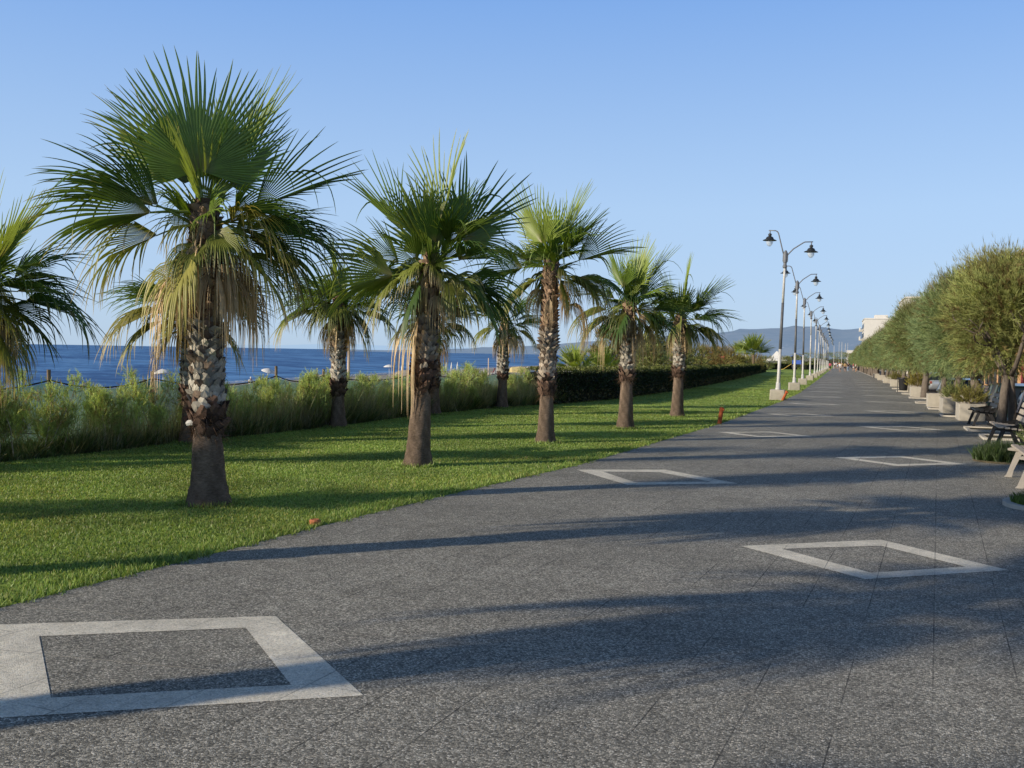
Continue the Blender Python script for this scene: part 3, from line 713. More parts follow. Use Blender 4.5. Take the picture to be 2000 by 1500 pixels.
palm(-4.64, 22.64, 2.92, .04, 'fourth fan palm along the path, before the clipped hedge, with dense low fronds', 44, P4, r0=.2, zs=(1.15, 1.32, 2.05), nrand=5, low=4, dead=4)
P5 = [('up', 4, 0, dict(sc=1.2, base=LGREEN * .95, fold=.12)), ('mid', 46, 0, dict(sc=1.15, droop=.4, base=GREEN * 1.1)), ('edge', -25, 0), ('mid', 75, 5, dict(sc=1.1)), ('low', 98, 5, dict(sc=1.15)), ('low', 115, 5, dict(sc=1.1)), ('low', -100, 5), ('dark', 80, 30), ('low', 150, 30, dict(sc=.8))]
palm(-4.26, 27.94, 2.85, .05, 'smallest fan palm at the far end of the front row, right of the others', 55, P5, r0=.2, zs=(1.2, 1.4, 2.1), nrand=5, low=4, dead=2)
palm(-13.3, 2.3, 2.9, .0, 'fan palm far left of the camera, its shadow stripe crossing the front lawn', 68, None, nrand=13, low=5, dead=2, n=30, r0=.18, scale=.85, group=BR)
palm(-6.75, 4.55, 3.1, -.03, 'fan palm left of the nearest one in view, its shadow crossing the path', 66, None, nrand=22, low=8, dead=3, n=36, scale=1.0)
palm(-7.65, -4.7, 3.3, .0, 'fan palm behind the camera whose shadow tip darkens the bottom right corner', 78, None, nrand=18, low=7, dead=3, n=32, group=FR)
palm(-7.2, -.1, 3.35, .0, 'fan palm beside the camera whose wide shadow crosses the front paving', 77, None, nrand=24, low=9, dead=4, n=36, scale=1.05)
# second row, nearer the fence
palm(-10.85, 10.35, 2.45, .0, 'leftmost fan palm, cut by the left edge, with hanging straw fronds', 88, [('up', 30, 10, dict(sc=1.05, base=LGREEN * .9, fold=.2)), ('edge', 8, 0), ('mid', 55, 0, dict(base=DKGREEN * 1.5)), ('low', 88, 5, dict(sc=1.25, base=DKGREEN * 1.4, tip=BROWN)), ('dark', 78, -10, dict(sc=1.0)), ('low', 150, 20), ('dead', 165, 20, dict(sc=1.2)), ('dead', 130, 10)], r0=.2, zs=(.8, 1.05, 1.6), nrand=9, low=7, dead=6, group=BR)
palm(-10.74, 14.75, 2.55, .03, 'back row fan palm directly behind the nearest palm trunk', 99, [('low', -100, 10, dict(sc=1.35, tip=STRAW, base=OLIVE)), ('low', -112, 5, dict(sc=1.2)), ('mid', 70, 5, dict(base=LGREEN * .8)), ('dark', 95, 5), ('low', 125, 5), ('mid', -75, 0), ('dead', -120, 8, dict(sc=1.2))], r0=.19, zs=(.75, .95, 1.7), nrand=10, low=6, dead=5, n=38, group=BR)
palm(-10.32, 19.39, 2.8, .0, 'back row fan palm with pale grey criss-cross trunk, between the two nearest front palms', 110, [('up', -5, 0, dict(base=LGREEN * .85)), ('mid', 40, 10), ('low', -98, 8, dict(sc=1.25)), ('low', 92, 5, dict(sc=1.1, tip=STRAW)), ('mid', -60, 10), ('low', 140, 15)], r0=.19, zs=(.75, 1.0, 2.1), nrand=10, low=6, dead=5, n=38, greycol=(.50, .46, .40), group=BR)
palm(-10.39, 25.0, 2.65, .0, 'back row fan palm mostly hidden behind the leaning second palm', 121, [('mid', 70, 5), ('low', 100, 5), ('low', -100, 5, dict(sc=1.1)), ('mid', -40, 0)], r0=.18, zs=(.8, 1.0, 1.9), nrand=9, low=6, dead=4, n=34, group=BR)
palm(-9.99, 29.53, 2.75, .06, 'short back row fan palm with sparse fronds and a bent foot by the hedge end', 132, [('mid', 45, 0, dict(sc=1.1)), ('mid', 88, 0, dict(base=DKGREEN * 1.6)), ('low', -110, 10), ('low', 110, 5), ('dead', 120, 0, dict(sc=1.1)), ('mid', -60, 10)], r0=.2, zs=(.95, 1.15, 1.9), nrand=5, low=3, dead=4, n=34, group=BR)

# ------------------------------------------------------------------ grass
def blades(name, label, px, py, pz, hgt, wd, c0, c1, rg, lean=.5, m=None):
    n = len(px); a = rg.uniform(0, 2 * PI, n)
    o = np.stack([px, py, pz], 1); s = np.stack([np.cos(a), np.sin(a), np.zeros(n)], 1) * (wd / 2)[:, None]
    l = rg.normal(0, lean, (n, 2)) * hgt[:, None]
    tip = o + np.stack([l[:, 0], l[:, 1], hgt], 1)
    v = np.stack([o - s, o + s, tip], 1).reshape(-1, 3)
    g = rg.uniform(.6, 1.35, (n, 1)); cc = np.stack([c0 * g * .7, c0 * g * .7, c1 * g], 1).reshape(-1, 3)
    me = np_mesh(name, v, np.arange(n * 3).reshape(n, 3), np.clip(cc, .003, 1))
    o = link(name, me, m or M['grass']); return tag(o, label, 'grass', kind='stuff')
rg = np.random.default_rng(5)
X = []; Y = []
bands = [(3.5, 8, 4800), (8, 13, 3200), (13, 20, 1500), (20, 32, 650), (32, 60, 200), (60, 120, 40)]
for ya, yb, dens in bands:
    nn = int((yb - ya) * 8 * dens)
    x = rg.uniform(-13, -1.5, nn); y = rg.uniform(ya, yb, nn)
    ex = np.interp(y, [p[1] for p in EDGE], [p[0] for p in EDGE]); bx = np.interp(y, [p[1] for p in BACK], [p[0] for p in BACK])
    rag = .035 + .03 * np.sin(y * 9) + .03 * np.sin(y * 23 + 1) + .02 * np.sin(y * 51)
    k = (x < ex + rag * rg.uniform(0, 1.4, nn)) & (x > bx - .3)
    ang = np.arctan2(-x, y); k &= ang < math.radians(47)
    X.append(x[k]); Y.append(y[k])
PALMS = [(o.location.x, o.location.y) for o in C.objects if o.name.startswith('fan_palm')]
ring = []
for px_, py_ in PALMS:
    m_ = 420; a = rg.uniform(0, 2 * PI, m_); q = .22 + np.abs(rg.normal(0, .05, m_)); X.append(px_ + np.cos(a) * q); Y.append(py_ + np.sin(a) * q); ring.append(m_)
X = np.concatenate(X); Y = np.concatenate(Y)
dist = np.hypot(X, Y)
hh = rg.uniform(.012, .032, len(X)) * (1 + .5 * (rg.random(len(X)) < .05)); ww = .0045 + .0007 * dist
ex = np.interp(Y, [p[1] for p in EDGE], [p[0] for p in EDGE]); hh[-sum(ring):] *= 2.3; near = (X > ex - .30); hh[near] *= 1.7
yl = rg.random(len(X))
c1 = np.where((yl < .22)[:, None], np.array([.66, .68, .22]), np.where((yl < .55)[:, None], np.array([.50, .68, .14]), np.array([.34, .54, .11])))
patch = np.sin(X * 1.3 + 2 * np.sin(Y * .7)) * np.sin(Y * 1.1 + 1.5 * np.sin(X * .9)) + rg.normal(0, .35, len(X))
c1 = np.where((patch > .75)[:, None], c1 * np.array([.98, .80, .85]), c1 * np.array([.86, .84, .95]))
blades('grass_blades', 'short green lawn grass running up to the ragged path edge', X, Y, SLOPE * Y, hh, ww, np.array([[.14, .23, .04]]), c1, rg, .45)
# small weeds and broad leaves in the turf edge

# ------------------------------------------------------------------ feathery foliage (tamarisks)
def plumes(cent, dirs, L, nn, w, col, rg, spread=.6, up=.15, droopy=0.):
    """each plume: a fine stem with nn side needles. Arrays of plumes -> triangles"""
    m = len(cent); cent = cent[:, None, :]; d = nrmz(dirs)[:, None, :]
    u = rg.uniform(.05, 1., (m, nn, 1)); Ln = L[:, None, None]
    base = cent + d * u * Ln + np.array([0, 0, -1.]) * droopy * (u * Ln) ** 2
    rr = rg.normal(0, 1, (m, nn, 3)); rr -= d * (rr * d).sum(-1, keepdims=True); rr = nrmz(rr)
    nd = nrmz(d + rr * spread + np.array([0, 0, up])); nl = Ln * rg.uniform(.25, .5, (m, nn, 1)) * (1.15 - .6 * u)
    s = nrmz(np.cross(nd, rg.normal(0, 1, (m, nn, 3)))) * (w[:, None, None] / 2)
    v = np.stack([base - s, base + s, base + nd * nl], 2).reshape(-1, 3)
    c = col[:, None, :] * rg.uniform(.72, 1.28, (m, nn, 1))
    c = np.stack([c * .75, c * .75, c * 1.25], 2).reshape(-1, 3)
    return v, c
def tri_obj(name, vs, cs, m, parent):
    v = np.concatenate(vs); c = np.clip(np.concatenate(cs), .003, 1)
    return link(name, np_mesh(name, v, np.arange(len(v)).reshape(-1, 3), c), m, parent)

def limb(mb, p, q, ra, rb, rg, bend=.12, n=8, col=(.155, .13, .108), segs=6):
    p = np.array(p, float); q = np.array(q, float); L_ = np.linalg.norm(q - p); pts = []; o1 = rg.normal(0, bend * L_, 3) * [1, 1, .3]
    for i in range(segs + 1):
        t = i / segs; pts.append(tuple(p + (q - p) * t + o1 * math.sin(t * PI) + rg.normal(0, .008, 3) * (0 < i < segs)))
    mb.tube(pts, [ra + (rb - ra) * i / segs * (1 if i else 1) for i in range(segs + 1)], n, col=col)
    return pts

TAM_G = np.array([.27, .36, .18]); TAM_Y = np.array([.50, .50, .16]); TAM_B = np.array([.33, .26, .12]); TAM_D = np.array([.040, .062, .026])
def make_tamarisk(seed, H=4.4, rx=1.75, cb=1.5, yellow=.1, trunks=1, nblob=20, npl=1500, nn=20, thin=.15, lean=0., w=.010):
    """returns trunk and crown meshes in local coordinates"""
    rg = np.random.default_rng(seed); mb = MB()
    fork = np.array([lean * .4, rg.normal(0, .05), cb * .72]); tips = []
    cz = (cb + H) / 2; rz_ = (H - cb) / 2
    for t_ in range(trunks):
        b = np.array([(t_ - (trunks - 1) / 2) * .3, rg.normal(0, .08), 0]); k = fork + [(t_ - (trunks - 1) / 2) * .1, 0, rg.uniform(-.1, .2)]
        r_ = .16 if trunks == 1 else .10
        limb(mb, b - [0, 0, .08], k, r_ * 1.25, r_ * .8, rg, .07)
        for i in range(5 if trunks == 1 else 3):
            a = rg.uniform(0, 2 * PI); q = np.array([math.cos(a) * rx * .5 + lean, math.sin(a) * rx * .5, cz + rg.uniform(-.5, .3)])
            pt = limb(mb, k, q, r_ * .6, .03, rg, .12)
            for j in range(3):
                a2 = a + rg.normal(0, .9); q2 = q + np.array([math.cos(a2) * .6, math.sin(a2) * .6, rg.uniform(-.1, .4)])
                limb(mb, pt[4], q2, .03, .008, rg, .12, 5)
    # lumpy crown
    bl = []
    for i in range(nblob):
        a = i * 2.4 + rg.uniform(-.4, .4); hz = rg.uniform(-1, 1); rr = math.sqrt(max(0, 1 - hz * hz)) * .62 * rx * rg.uniform(.75, 1.1)
        bl.append((math.cos(a) * rr + lean, math.sin(a) * rr, cz + hz * rz_ * .76, rg.uniform(.42, .68) * rx / 1.75 * (1 - .15 * max(hz, 0))))
    bl.append((lean, 0, cz, rx * .6))
    bl = np.array(bl); pick = rg.integers(0, len(bl), npl)
    u = nrmz(rg.normal(0, 1, (npl, 3))); rad_ = bl[pick, 3] * rg.uniform(.55, 1.0, npl) ** .5
    cent = bl[pick, :3] + u * rad_[:, None]
    outw = nrmz(cent - np.array([lean, 0, cz - .5])); d = nrmz(u * .7 + outw * .6 + np.array([0, 0, .35]) + rg.normal(0, .35, (npl, 3)))
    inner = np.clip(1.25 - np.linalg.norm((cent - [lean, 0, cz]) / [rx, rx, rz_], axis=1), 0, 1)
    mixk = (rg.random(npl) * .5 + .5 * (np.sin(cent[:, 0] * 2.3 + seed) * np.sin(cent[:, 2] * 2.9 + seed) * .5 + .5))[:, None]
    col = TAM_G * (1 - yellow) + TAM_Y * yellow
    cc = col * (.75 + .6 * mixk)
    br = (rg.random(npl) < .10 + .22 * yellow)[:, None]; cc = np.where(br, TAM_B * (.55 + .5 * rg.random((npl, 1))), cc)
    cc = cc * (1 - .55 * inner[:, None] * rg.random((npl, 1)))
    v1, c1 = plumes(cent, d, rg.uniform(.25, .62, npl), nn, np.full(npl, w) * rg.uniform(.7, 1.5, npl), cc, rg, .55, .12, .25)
    # wispy shoots standing out of the top
    ns = int(npl * thin); a = rg.uniform(0, 2 * PI, ns); rr = rx * .7 * np.sqrt(rg.random(ns))
    c0 = np.stack([np.cos(a) * rr + lean, np.sin(a) * rr, cz + rz_ * (.95 - .5 * (rr / rx) ** 2) + rg.uniform(-.25, .15, ns)], 1)
    v2, c2 = plumes(c0, np.stack([np.cos(a) * .35, np.sin(a) * .35, np.ones(ns)], 1) + rg.normal(0, .2, (ns, 3)), rg.uniform(.3, .75, ns), 12, np.full(ns, w * .8), np.repeat(((col + TAM_B) / 2)[None] * .8, ns, 0), rg, .3, .1)
    return mb, [v1, v2], [c1, c2]
def tam_tree(name, seed, label, group, parts=('trunk', 'crown'), barkcol=None, **kw):
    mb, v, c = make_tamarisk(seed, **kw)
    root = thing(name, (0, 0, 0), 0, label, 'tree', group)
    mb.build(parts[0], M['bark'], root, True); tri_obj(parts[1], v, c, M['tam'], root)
    return root
def place(root, x, y, z=None, rz=0, sc=1., label=None):
    root.location = (x, y, gz(x, y) if z is None else z); root.rotation_euler = (0, 0, rz); root.scale = (sc, sc, sc)
    if label: root['label'] = label
    return root

GT = 'tamarisk trees lining the landward side of the promenade'
near = place(tam_tree('tamarisk_tree', 201, 'tallest tamarisk tree, cut by the right edge, with loose yellow green upper sprays', GT, H=4.9, rx=1.8, cb=1.9, yellow=.6, trunks=2, npl=3200, nn=26, w=.012), 5.0, 20.3)
yel = place(tam_tree('tamarisk_tree', 202, 'yellow olive tamarisk tree on slim pale trunks behind the benches', GT, H=4.1, rx=1.6, cb=1.68, yellow=.6, trunks=2, npl=3600, nn=26, w=.012), 4.0, 27.0)
base = [tam_tree('tamarisk_tree', 210 + i, '', GT, H=4.3 + .15 * (i % 2), rx=1.65, cb=1.62, yellow=[.15, .0, .1, .28][i], trunks=1 + (i == 2), npl=4300, nn=22, w=.012, nblob=22, lean=[-.12, .1, -.1, .05][i], thin=.13) for i in range(4)]
descr = ['dark grey green tamarisk tree with brown seed tufts, first behind the yellow olive one', 'grey green tamarisk tree on a broad trunk rising behind the low bush', 'twin trunked tamarisk tree beside the pale concrete planters', 'tamarisk tree with flaring trunk base, left of the silver car',
         'tamarisk tree leaning over the planter with the dry shrub', 'grey green tamarisk tree right behind the black litter bin']
ty = [34.0, 39.2, 44.6, 51.0, 57.5, 62.8, 68.9, 75, 81, 87, 93.5, 100, 106, 113, 120, 127, 134, 141, 148, 156, 164, 172, 181, 190, 200, 210, 221, 232, 244, 256, 270, 284, 300, 318]
rr_ = random.Random(3)
for i, y in enumerate(ty):
    src = base[i % 4]; o = src if i < 4 else copy_tree(src)
    lab = descr[i] if i < len(descr) else ('one of the small far tamarisk trees merging into a green line' if i > 14 else None)
    if lab is None: lab = ['middle distance tamarisk tree just beyond the litter bin', 'rounded tamarisk crown two trees beyond the litter bin', 'tamarisk tree with a thin brown trunk in the receding row, third past the bin', 'tamarisk tree in the receding row, fourth past the bin', 'tamarisk tree in the receding row, fifth past the bin', 'tamarisk tree in the receding row, sixth past the bin', 'tamarisk tree in the receding row, seventh past the bin', 'tamarisk tree in the receding row, eighth past the bin', 'tamarisk tree in the receding row, ninth past the bin'][i - 6]
    place(o, 4.0 + rr_.uniform(-.1, .15) + (.35 if y > 60 else .1), y, rz=rr_.uniform(0, 6.28) if i > 3 else [.3, 1.2, 2.2, 4.][i], sc=rr_.uniform(.92, 1.03), label=lab)
    if i > 14: o['group'] = 'far tamarisk trees at the end of the row'

# saplings in front of the netting
def sapling(seed, H=1.05, style=0):
    rg = np.random.default_rng(seed); mb = MB(); vs = []; cs = []
    root = thing('tamarisk_sapling', (0, 0, 0), 0, '', 'shrub', 'feathery saplings in front of the green netting')
    for s_ in range([2, 1, 3, 2, 3][style % 5]):
        a = rg.uniform(0, 2 * PI); b = np.array([math.cos(a) * .08, math.sin(a) * .08, 0]); h = H * rg.uniform(.62, .95)
        tip = b + np.array([rg.normal(0, .19), rg.normal(0, .12), h]); mid = b + (tip - b) * .5 + rg.normal(0, .03, 3)
        mb.tube([b, mid, tip], [.009, .007, .003], 5, col=(.42, .36, .27))
        n = 210; u = rg.uniform(.52 if style != 2 else .25, 1.05, n)[:, None]
        cen = b + (tip - b) * u + rg.normal(0, .05, (n, 3)) * (.5 + 1.6 * np.sin(np.clip((u - .4) / .65, 0, 1) * PI))
        d = nrmz(rg.normal(0, .5, (n, 3)) + [0, 0, 1.0])
        ky = rg.random((n, 1)) * .45; col = (TAM_G * np.array([1.0, 1.0, .80]) * (1 - ky) + TAM_Y * ky) * rg.uniform(.6, 1.2, (n, 1)) * (.55 + .6 * u)
        br = (rg.random(n) < .14)[:, None]; col = np.where(br, TAM_B * .8, col)
        v, c = plumes(cen, d, rg.uniform(.08, .22, n), 24, np.full(n, .005), col * 1.6, rg, .5, .1); vs.append(v); cs.append(c)
    mb.build('stem', M['bark'], root); tri_obj('foliage', vs, cs, M['tam'], root)
    return root
sap = [sapling(300 + i, 1.0 + .08 * (i % 3), i) for i in range(5)]
# (x, y, scale): measured along the fence
rg = np.random.default_rng(8); spots = []
y = 8.4
while y < 33:
    bx = back_x(y)
    for off in ((-.25, -.9) if y < 19 else (-.15, -.5, -.85)):
        if off < -.5 and y < 19 and rg.random() < .45: continue
        spots.append((bx + off + rg.normal(0, .12), y + rg.normal(0, .22), rg.uniform(.55, 1.22) * (1.0 if off > -.5 else .95)))
    y += .44 if y < 15 else (.5 if y < 19 else .8)
SD = ['plump', 'slender', 'bushy', 'tufted', 'dense']
for i, (x, y, sc) in enumerate(spots):
    o = sap[i % 5] if i < 5 else copy_tree(sap[i % 5])
    o['label'] = 'feathery green tamarisk sapling among many in front of the green netting fence'
    place(o, x, y, rz=rg.uniform(0, 6.28), sc=sc)

# weeds, dry grass and dark ground cover under the saplings
n = 52000; y = rg.uniform(7.5, 34, n); bx = np.interp(y, [p[1] for p in BACK], [p[0] for p in BACK])
x = bx - .02 - np.abs(rg.normal(0, .55, n)); h = .03 + rg.uniform(.04, .22, n) * np.where(y > 18, 1.25, 1.) * (1 + .9 * np.sin(y * 3.1 + x * 4) * np.sin(y * 1.3 + x * 7) + .5 * np.sin(y * 7.7))
c1 = np.where((rg.random(n) < .3)[:, None], np.array([.24, .21, .10]), np.array([.075, .12, .03]))
blades('rough_weeds', 'dark green weeds and rough grass at the foot of the netting', x, y, SLOPE * y, h, .006 + .0011 * np.hypot(x, y), np.array([[.10, .13, .045]]), c1 * 1.5, rg, .6)
n = 17000; y = 33.5 - 21 * rg.random(n) ** 1.3; bx = np.interp(y, [p[1] for p in BACK], [p[0] for p in BACK]); x = bx - np.abs(rg.normal(.2, .5, n)); h = rg.uniform(.25, 1.0, n) * np.where(y < 16, .75, 1)
c1 = np.where((rg.random(n) < .65)[:, None], np.array([.56, .50, .31]), np.array([.34, .40, .16]))
blades('tall_dry_grass', 'tall straw coloured grass stalks growing along the netting fence', x, y, SLOPE * y, h, np.full(n, .013), np.array([[.22, .21, .09]]), c1, rg, .22)

# ------------------------------------------------------------------ netting fence
def bez(a, b, sag, n=12):
    return [(a[0] + (b[0] - a[0]) * i / n, a[1] + (b[1] - a[1]) * i / n, a[2] + (b[2] - a[2]) * i / n - sag * 4 * (i / n) * (1 - i / n)) for i in range(n + 1)]
fp = [(-12.1, 9.9), (-11.78, 12.62), (-11.59, 14.84), (-11.42, 18.7), (-11.3, 20.5), (-11.1, 25.4), (-10.7, 31.9), (-10.5, 34.8)]
fr = thing('netting_fence', (fp[0][0], fp[0][1], gz(*fp[0])), 0, 'sagging green netting fence strung between grey wooden posts along the beach', 'fence')
o0 = Vector(fr.location); v = []; f = []; n = 14; rowsN = 9; tops = []
for (a, b) in zip(fp, fp[1:]):
    p = bez((a[0], a[1], gz(*a) + 1.1), (b[0], b[1], gz(*b) + 1.1), .13 + .05 * random.random(), n)
    tops.append(p)
for seg, p in enumerate(tops):
    bse = len(v)
    for i, q in enumerate(p):
        for k_ in range(rowsN):
            u = k_ / (rowsN - 1)
            v.append((q[0] - o0.x + .03 * math.sin(i * .9 + k_ * .7) * (1 - abs(2 * u - 1)), q[1] - o0.y, (q[2] - gz(0, q[1])) * (1 - u) + gz(0, q[1]) - .02 - o0.z))
    for i in range(len(p) - 1):
        for k_ in range(rowsN - 1):
            a = bse + i * rowsN + k_; f.append((a, a + 1, a + rowsN + 1, a + rowsN))
me = bpy.data.meshes.new('netting'); me.from_pydata(v, [], f); me.update(); link('netting', me, M['net'], fr, True)
for p in tops:
    mb = MB(); mb.tube([Vector(q) - o0 + Vector((.0, 0, .005)) for q in p], .013, 5); mb.build('top_cord', M['blackiron'], fr)
mb = MB()
for p in tops: mb.tube([Vector((q[0] + .03, q[1], gz(0, q[1]) + .33 - .05 * math.sin(i * .6))) - o0 for i, q in enumerate(p)], .006, 4)
mb.build('lower_wire', M['blackiron'], fr)
for (x, y) in fp:
    mb = MB(); h = random.uniform(1.22, 1.34); mb.tube([(x - o0.x, y - o0.y, gz(x, y) - .1 - o0.z), (x - o0.x + random.uniform(-.03, .03), y - o0.y, gz(x, y) + h - o0.z)], [.034, .030], 9)
    mb.build('post', M['wood'], fr)

# ------------------------------------------------------------------ clipped hedges
def hedge(name, pts, h, dep, label, dens, lw, rg, group=None):
    root = thing(name, (pts[0][0], pts[0][1], gz(*pts[0])), 0, label, 'hedge', group); o0 = Vector(root.location)
    mb = MB(); P = [Vector((a, b, gz(a, b))) for a, b in pts]; vs = []; nrm = []; 
    cores = []
    for a, b in zip(P, P[1:]):
        L_ = (b - a).length; t = (b - a) / L_; s = Vector((t.y, -t.x, 0)); k_ = max(1, int(L_ / 1.2))
        for i in range(k_):
            q0 = a + t * L_ * i / k_; q1 = a + t * L_ * (i + 1) / k_
            cores.append((q0, q1, s))
    b0 = len(mb.v)
    for q0, q1, s in cores:
        hh = h - .10 + random.uniform(-.02, .02)
        vs8 = [q0 - s * .08, q1 - s * .08, q1 - s * (dep - .08), q0 - s * (dep - .08)]
        mb.add([p - o0 + Vector((0, 0, .04)) for p in vs8] + [p - o0 + Vector((0, 0, hh)) for p in vs8], [(0, 3, 2, 1), (4, 5, 6, 7), (0, 1, 5, 4), (1, 2, 6, 5), (2, 3, 7, 6), (3, 0, 4, 7)], (.018, .020, .012))
    mb.build('dark_core', M['bark'], root)  # dark filler boxes added behind the leaves
    tot = sum((b - a).length for a, b in zip(P, P[1:])); out = []; oc = []
    for a, b in zip(P, P[1:]):
        L_ = (b - a).length; t = np.array((b - a) / L_); s = np.array([t[1], -t[0], 0]); dist_ = (a.length + b.length) / 2
        n = int(L_ * (h * 1.15 + dep) * dens / max(1, dist_ / 30) ** 1.1)
        u = rg.uniform(0, L_, n); kind = rg.random(n); ff = h / (h + dep)
        isf = kind < ff; z = np.where(isf, rg.uniform(0, h, n), h + rg.normal(0, .03, n)); sd = np.where(isf, rg.normal(0, .05, n), -rg.uniform(0, dep, n))
        # thin, gappy foot
        keep = ~(isf & (z < h * .35) & (rg.random(n) < .55) & (np.sin(u * 2.1) > -.2)); z += .025 * np.sin(u * 1.7) + .02 * np.sin(u * 4.1)
        p = np.array(a - o0)[None] + t * u[:, None] + s * sd[:, None] + np.array([0, 0, 1.]) * z[:, None]
        p = p[keep]; z = z[keep]; isf_ = isf[keep]; m_ = len(p)
        d1 = nrmz(rg.normal(0, 1, (m_, 3)) + np.where(isf_[:, None], s, [0, 0, 1.0]) * .7 + [0, 0, .5]); d2 = nrmz(np.cross(d1, rg.normal(0, 1, (m_, 3)))); l = rg.uniform(.7, 1.3, m_)[:, None] * lw * max(1, dist_ / 30) ** .55
        q = np.stack([p - d1 * l - 0 * d2, p + d2 * l * .38, p + d1 * l, p - d2 * l * .38], 1)
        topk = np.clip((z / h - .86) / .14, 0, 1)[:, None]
        c = (np.array([.022, .040, .012]) * (1 - topk) + np.array([.135, .155, .035]) * topk) * rg.uniform(.5, 1.5, (m_, 1))  # lit top and shaded front are put into the leaf colour
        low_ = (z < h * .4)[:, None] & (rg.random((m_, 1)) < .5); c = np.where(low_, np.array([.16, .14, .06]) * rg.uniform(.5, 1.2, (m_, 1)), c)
        out.append(q.reshape(-1, 3)); oc.append(np.repeat(c, 4, 0))
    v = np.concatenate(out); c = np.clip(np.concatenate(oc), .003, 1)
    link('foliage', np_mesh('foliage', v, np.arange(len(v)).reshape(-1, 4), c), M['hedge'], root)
    return root
rg = np.random.default_rng(12)
hedge('clipped_hedge', [(-9.25, 32.6), (-8.3, 39), (-7.9, 54), (-8.2, 75), (-8.9, 99), (-9.6, 120), (-10.9, 163)], 1.2, 1.1, 'long low clipped hedge with dark shaded front and lit top beyond the front palms', 420, .045, rg)
hedge('clipped_hedge', [(-15.5, 222), (-8.5, 228)], 1.3, 1.2, 'short dark hedge beyond the gap, near the white tent', 300, .06, rg)
hedge('clipped_hedge', [(-6.6, 232), (-5.2, 300)], 1.2, 1.2, 'far hedge behind the distant lamp posts', 200, .06, rg)

# ------------------------------------------------------------------ dune trees and bushes behind the hedge
def bush(name, x, y, H, rx, yellow, label, seed, brown=False, npl=700, group='scrub and trees behind the clipped hedge'):
    mb, v, c = make_tamarisk(seed, H=H, rx=rx, cb=H * .15, yellow=yellow, trunks=2, nblob=10, npl=npl, nn=18, w=.03, thin=.25)
    if brown: c = [k_ * np.array([1.15, .92, .95]) for k_ in c]
    root = thing(name, (x, y, -.5 if x < -14 else gz(x, y)), 0, label, 'bush' if name == 'bush' else 'tree', group)
    mb.build('trunk', M['bark'], root, True); tri_obj('crown', v, c, M['tam'], root)
    return root
bush('scrub_tree', -12.9, 58, 3.2, 1.15, .3, 'brownish wispy scrub tree standing tallest behind the hedge', 401, True, 1100)
bush('scrub_tree', -12.2, 66, 2.9, 1.5, .2, 'dark green scrub tree seen between the fourth and fifth palms', 402, False, 1100)
bush('scrub_tree', -11.2, 72, 2.75, 1.2, .45, 'olive scrub tree leaning right, behind the hedge left of the fifth palm', 403, False, 1000)
bush('bush', -11.5, 62, 2.2, 1.3, .5, 'rounded olive bush low behind the hedge, right of the fourth palm', 404)
bush('bush', -11.3, 82, 2.6, 1.4, .6, 'olive bush half hidden by the fifth palm trunk', 405)
bush('bush', -11.2, 92, 2.6, 1.3, .6, 'brown dry bush right of the fifth palm trunk', 406, True)
bush('bush', -11.2, 104, 2.7, 1.5, .5, 'orange brown dry bush under the fifth palm fronds', 407, True)
bush('bush', -10.9, 112, 2.0, 1.3, .9, 'bright yellow green bush in front of the red hut', 408)
bush('bush', -11.6, 128, 1.9, 1.6, .7, 'low olive bush left of the small date palm', 409)
bush('bush', -11.4, 142, 2.3, 1.8, .6, 'olive and brown bush below the small date palm', 410, True)
bush('bush', -13.4, 200, 2.4, 2.0, .4, 'green bush left of the white tent', 411)
bush('bush', -11.5, 236, 2.6, 2.0, .5, 'olive bush under the right side of the white tent', 412)
bush('bush', -9.2, 244, 3.0, 2.4, .3, 'dark green bush behind the playground frame', 413)
for i, (x, y, h) in enumerate([(-5.5, 330, 4), (-9, 340, 4.5), (-13, 350, 4), (-2.6, 345, 4.5), (.6, 350, 5), (2.0, 338, 4.5)]):
    bush('bush', x, y, h, 2.6, .2, 'one of the dark far bushes at the vanishing end of the path', 420 + i, False, 500, 'far bushes at the end of the promenade')

def small_palm(x, y, H, sc, label, seed, nf=16, wide=1.6):
    rg = np.random.default_rng(seed); z0 = -.5 if x < -14 else gz(x, y)
    root = thing('young_fan_palm', (x, y, z0), 0, label, 'palm tree', 'young palms behind the hedge')
    mb = MB(); mb.tube([(0, 0, -.1), (0, 0, H * .5), (0, 0, H)], [.22, .17, .15], 12, col=(.16, .12, .08)); mb.build('trunk', M['bark'], root, True)
    for i in range(nf):
        az = i * 2.4; el = math.radians(84 - 75 * (i + .5) / nf)
        d = (math.cos(az) * math.cos(el), math.sin(az) * math.cos(el), math.sin(el))
        frond('frond', root, (0, 0, H), d, .45 * sc, 1.0 * sc, 1.1, .4, LGREEN * rg.uniform(.7, 1.3), STRAW, rg, n=26, fold=.5, roll=rg.normal(0, .5), tipfrac=.2)
    return root
small_palm(-11.35, 44, 1.0, .98, 'young pale green fan palm peeping over the left end of the hedge', 501, 15)
small_palm(-11.0, 48, 1.0, .98, 'young fan palm right beside its twin over the hedge, spreading to the right', 502, 13)
small_palm(-10.4, 132, 2.5, 2.1, 'small bushy palm beyond the hedge, left of the white tent', 503, 18)
small_palm(-12.6, 136, 2.6, 1.4, 'thin brown palm standing against the hills beside the slanting white mast', 504, 9)

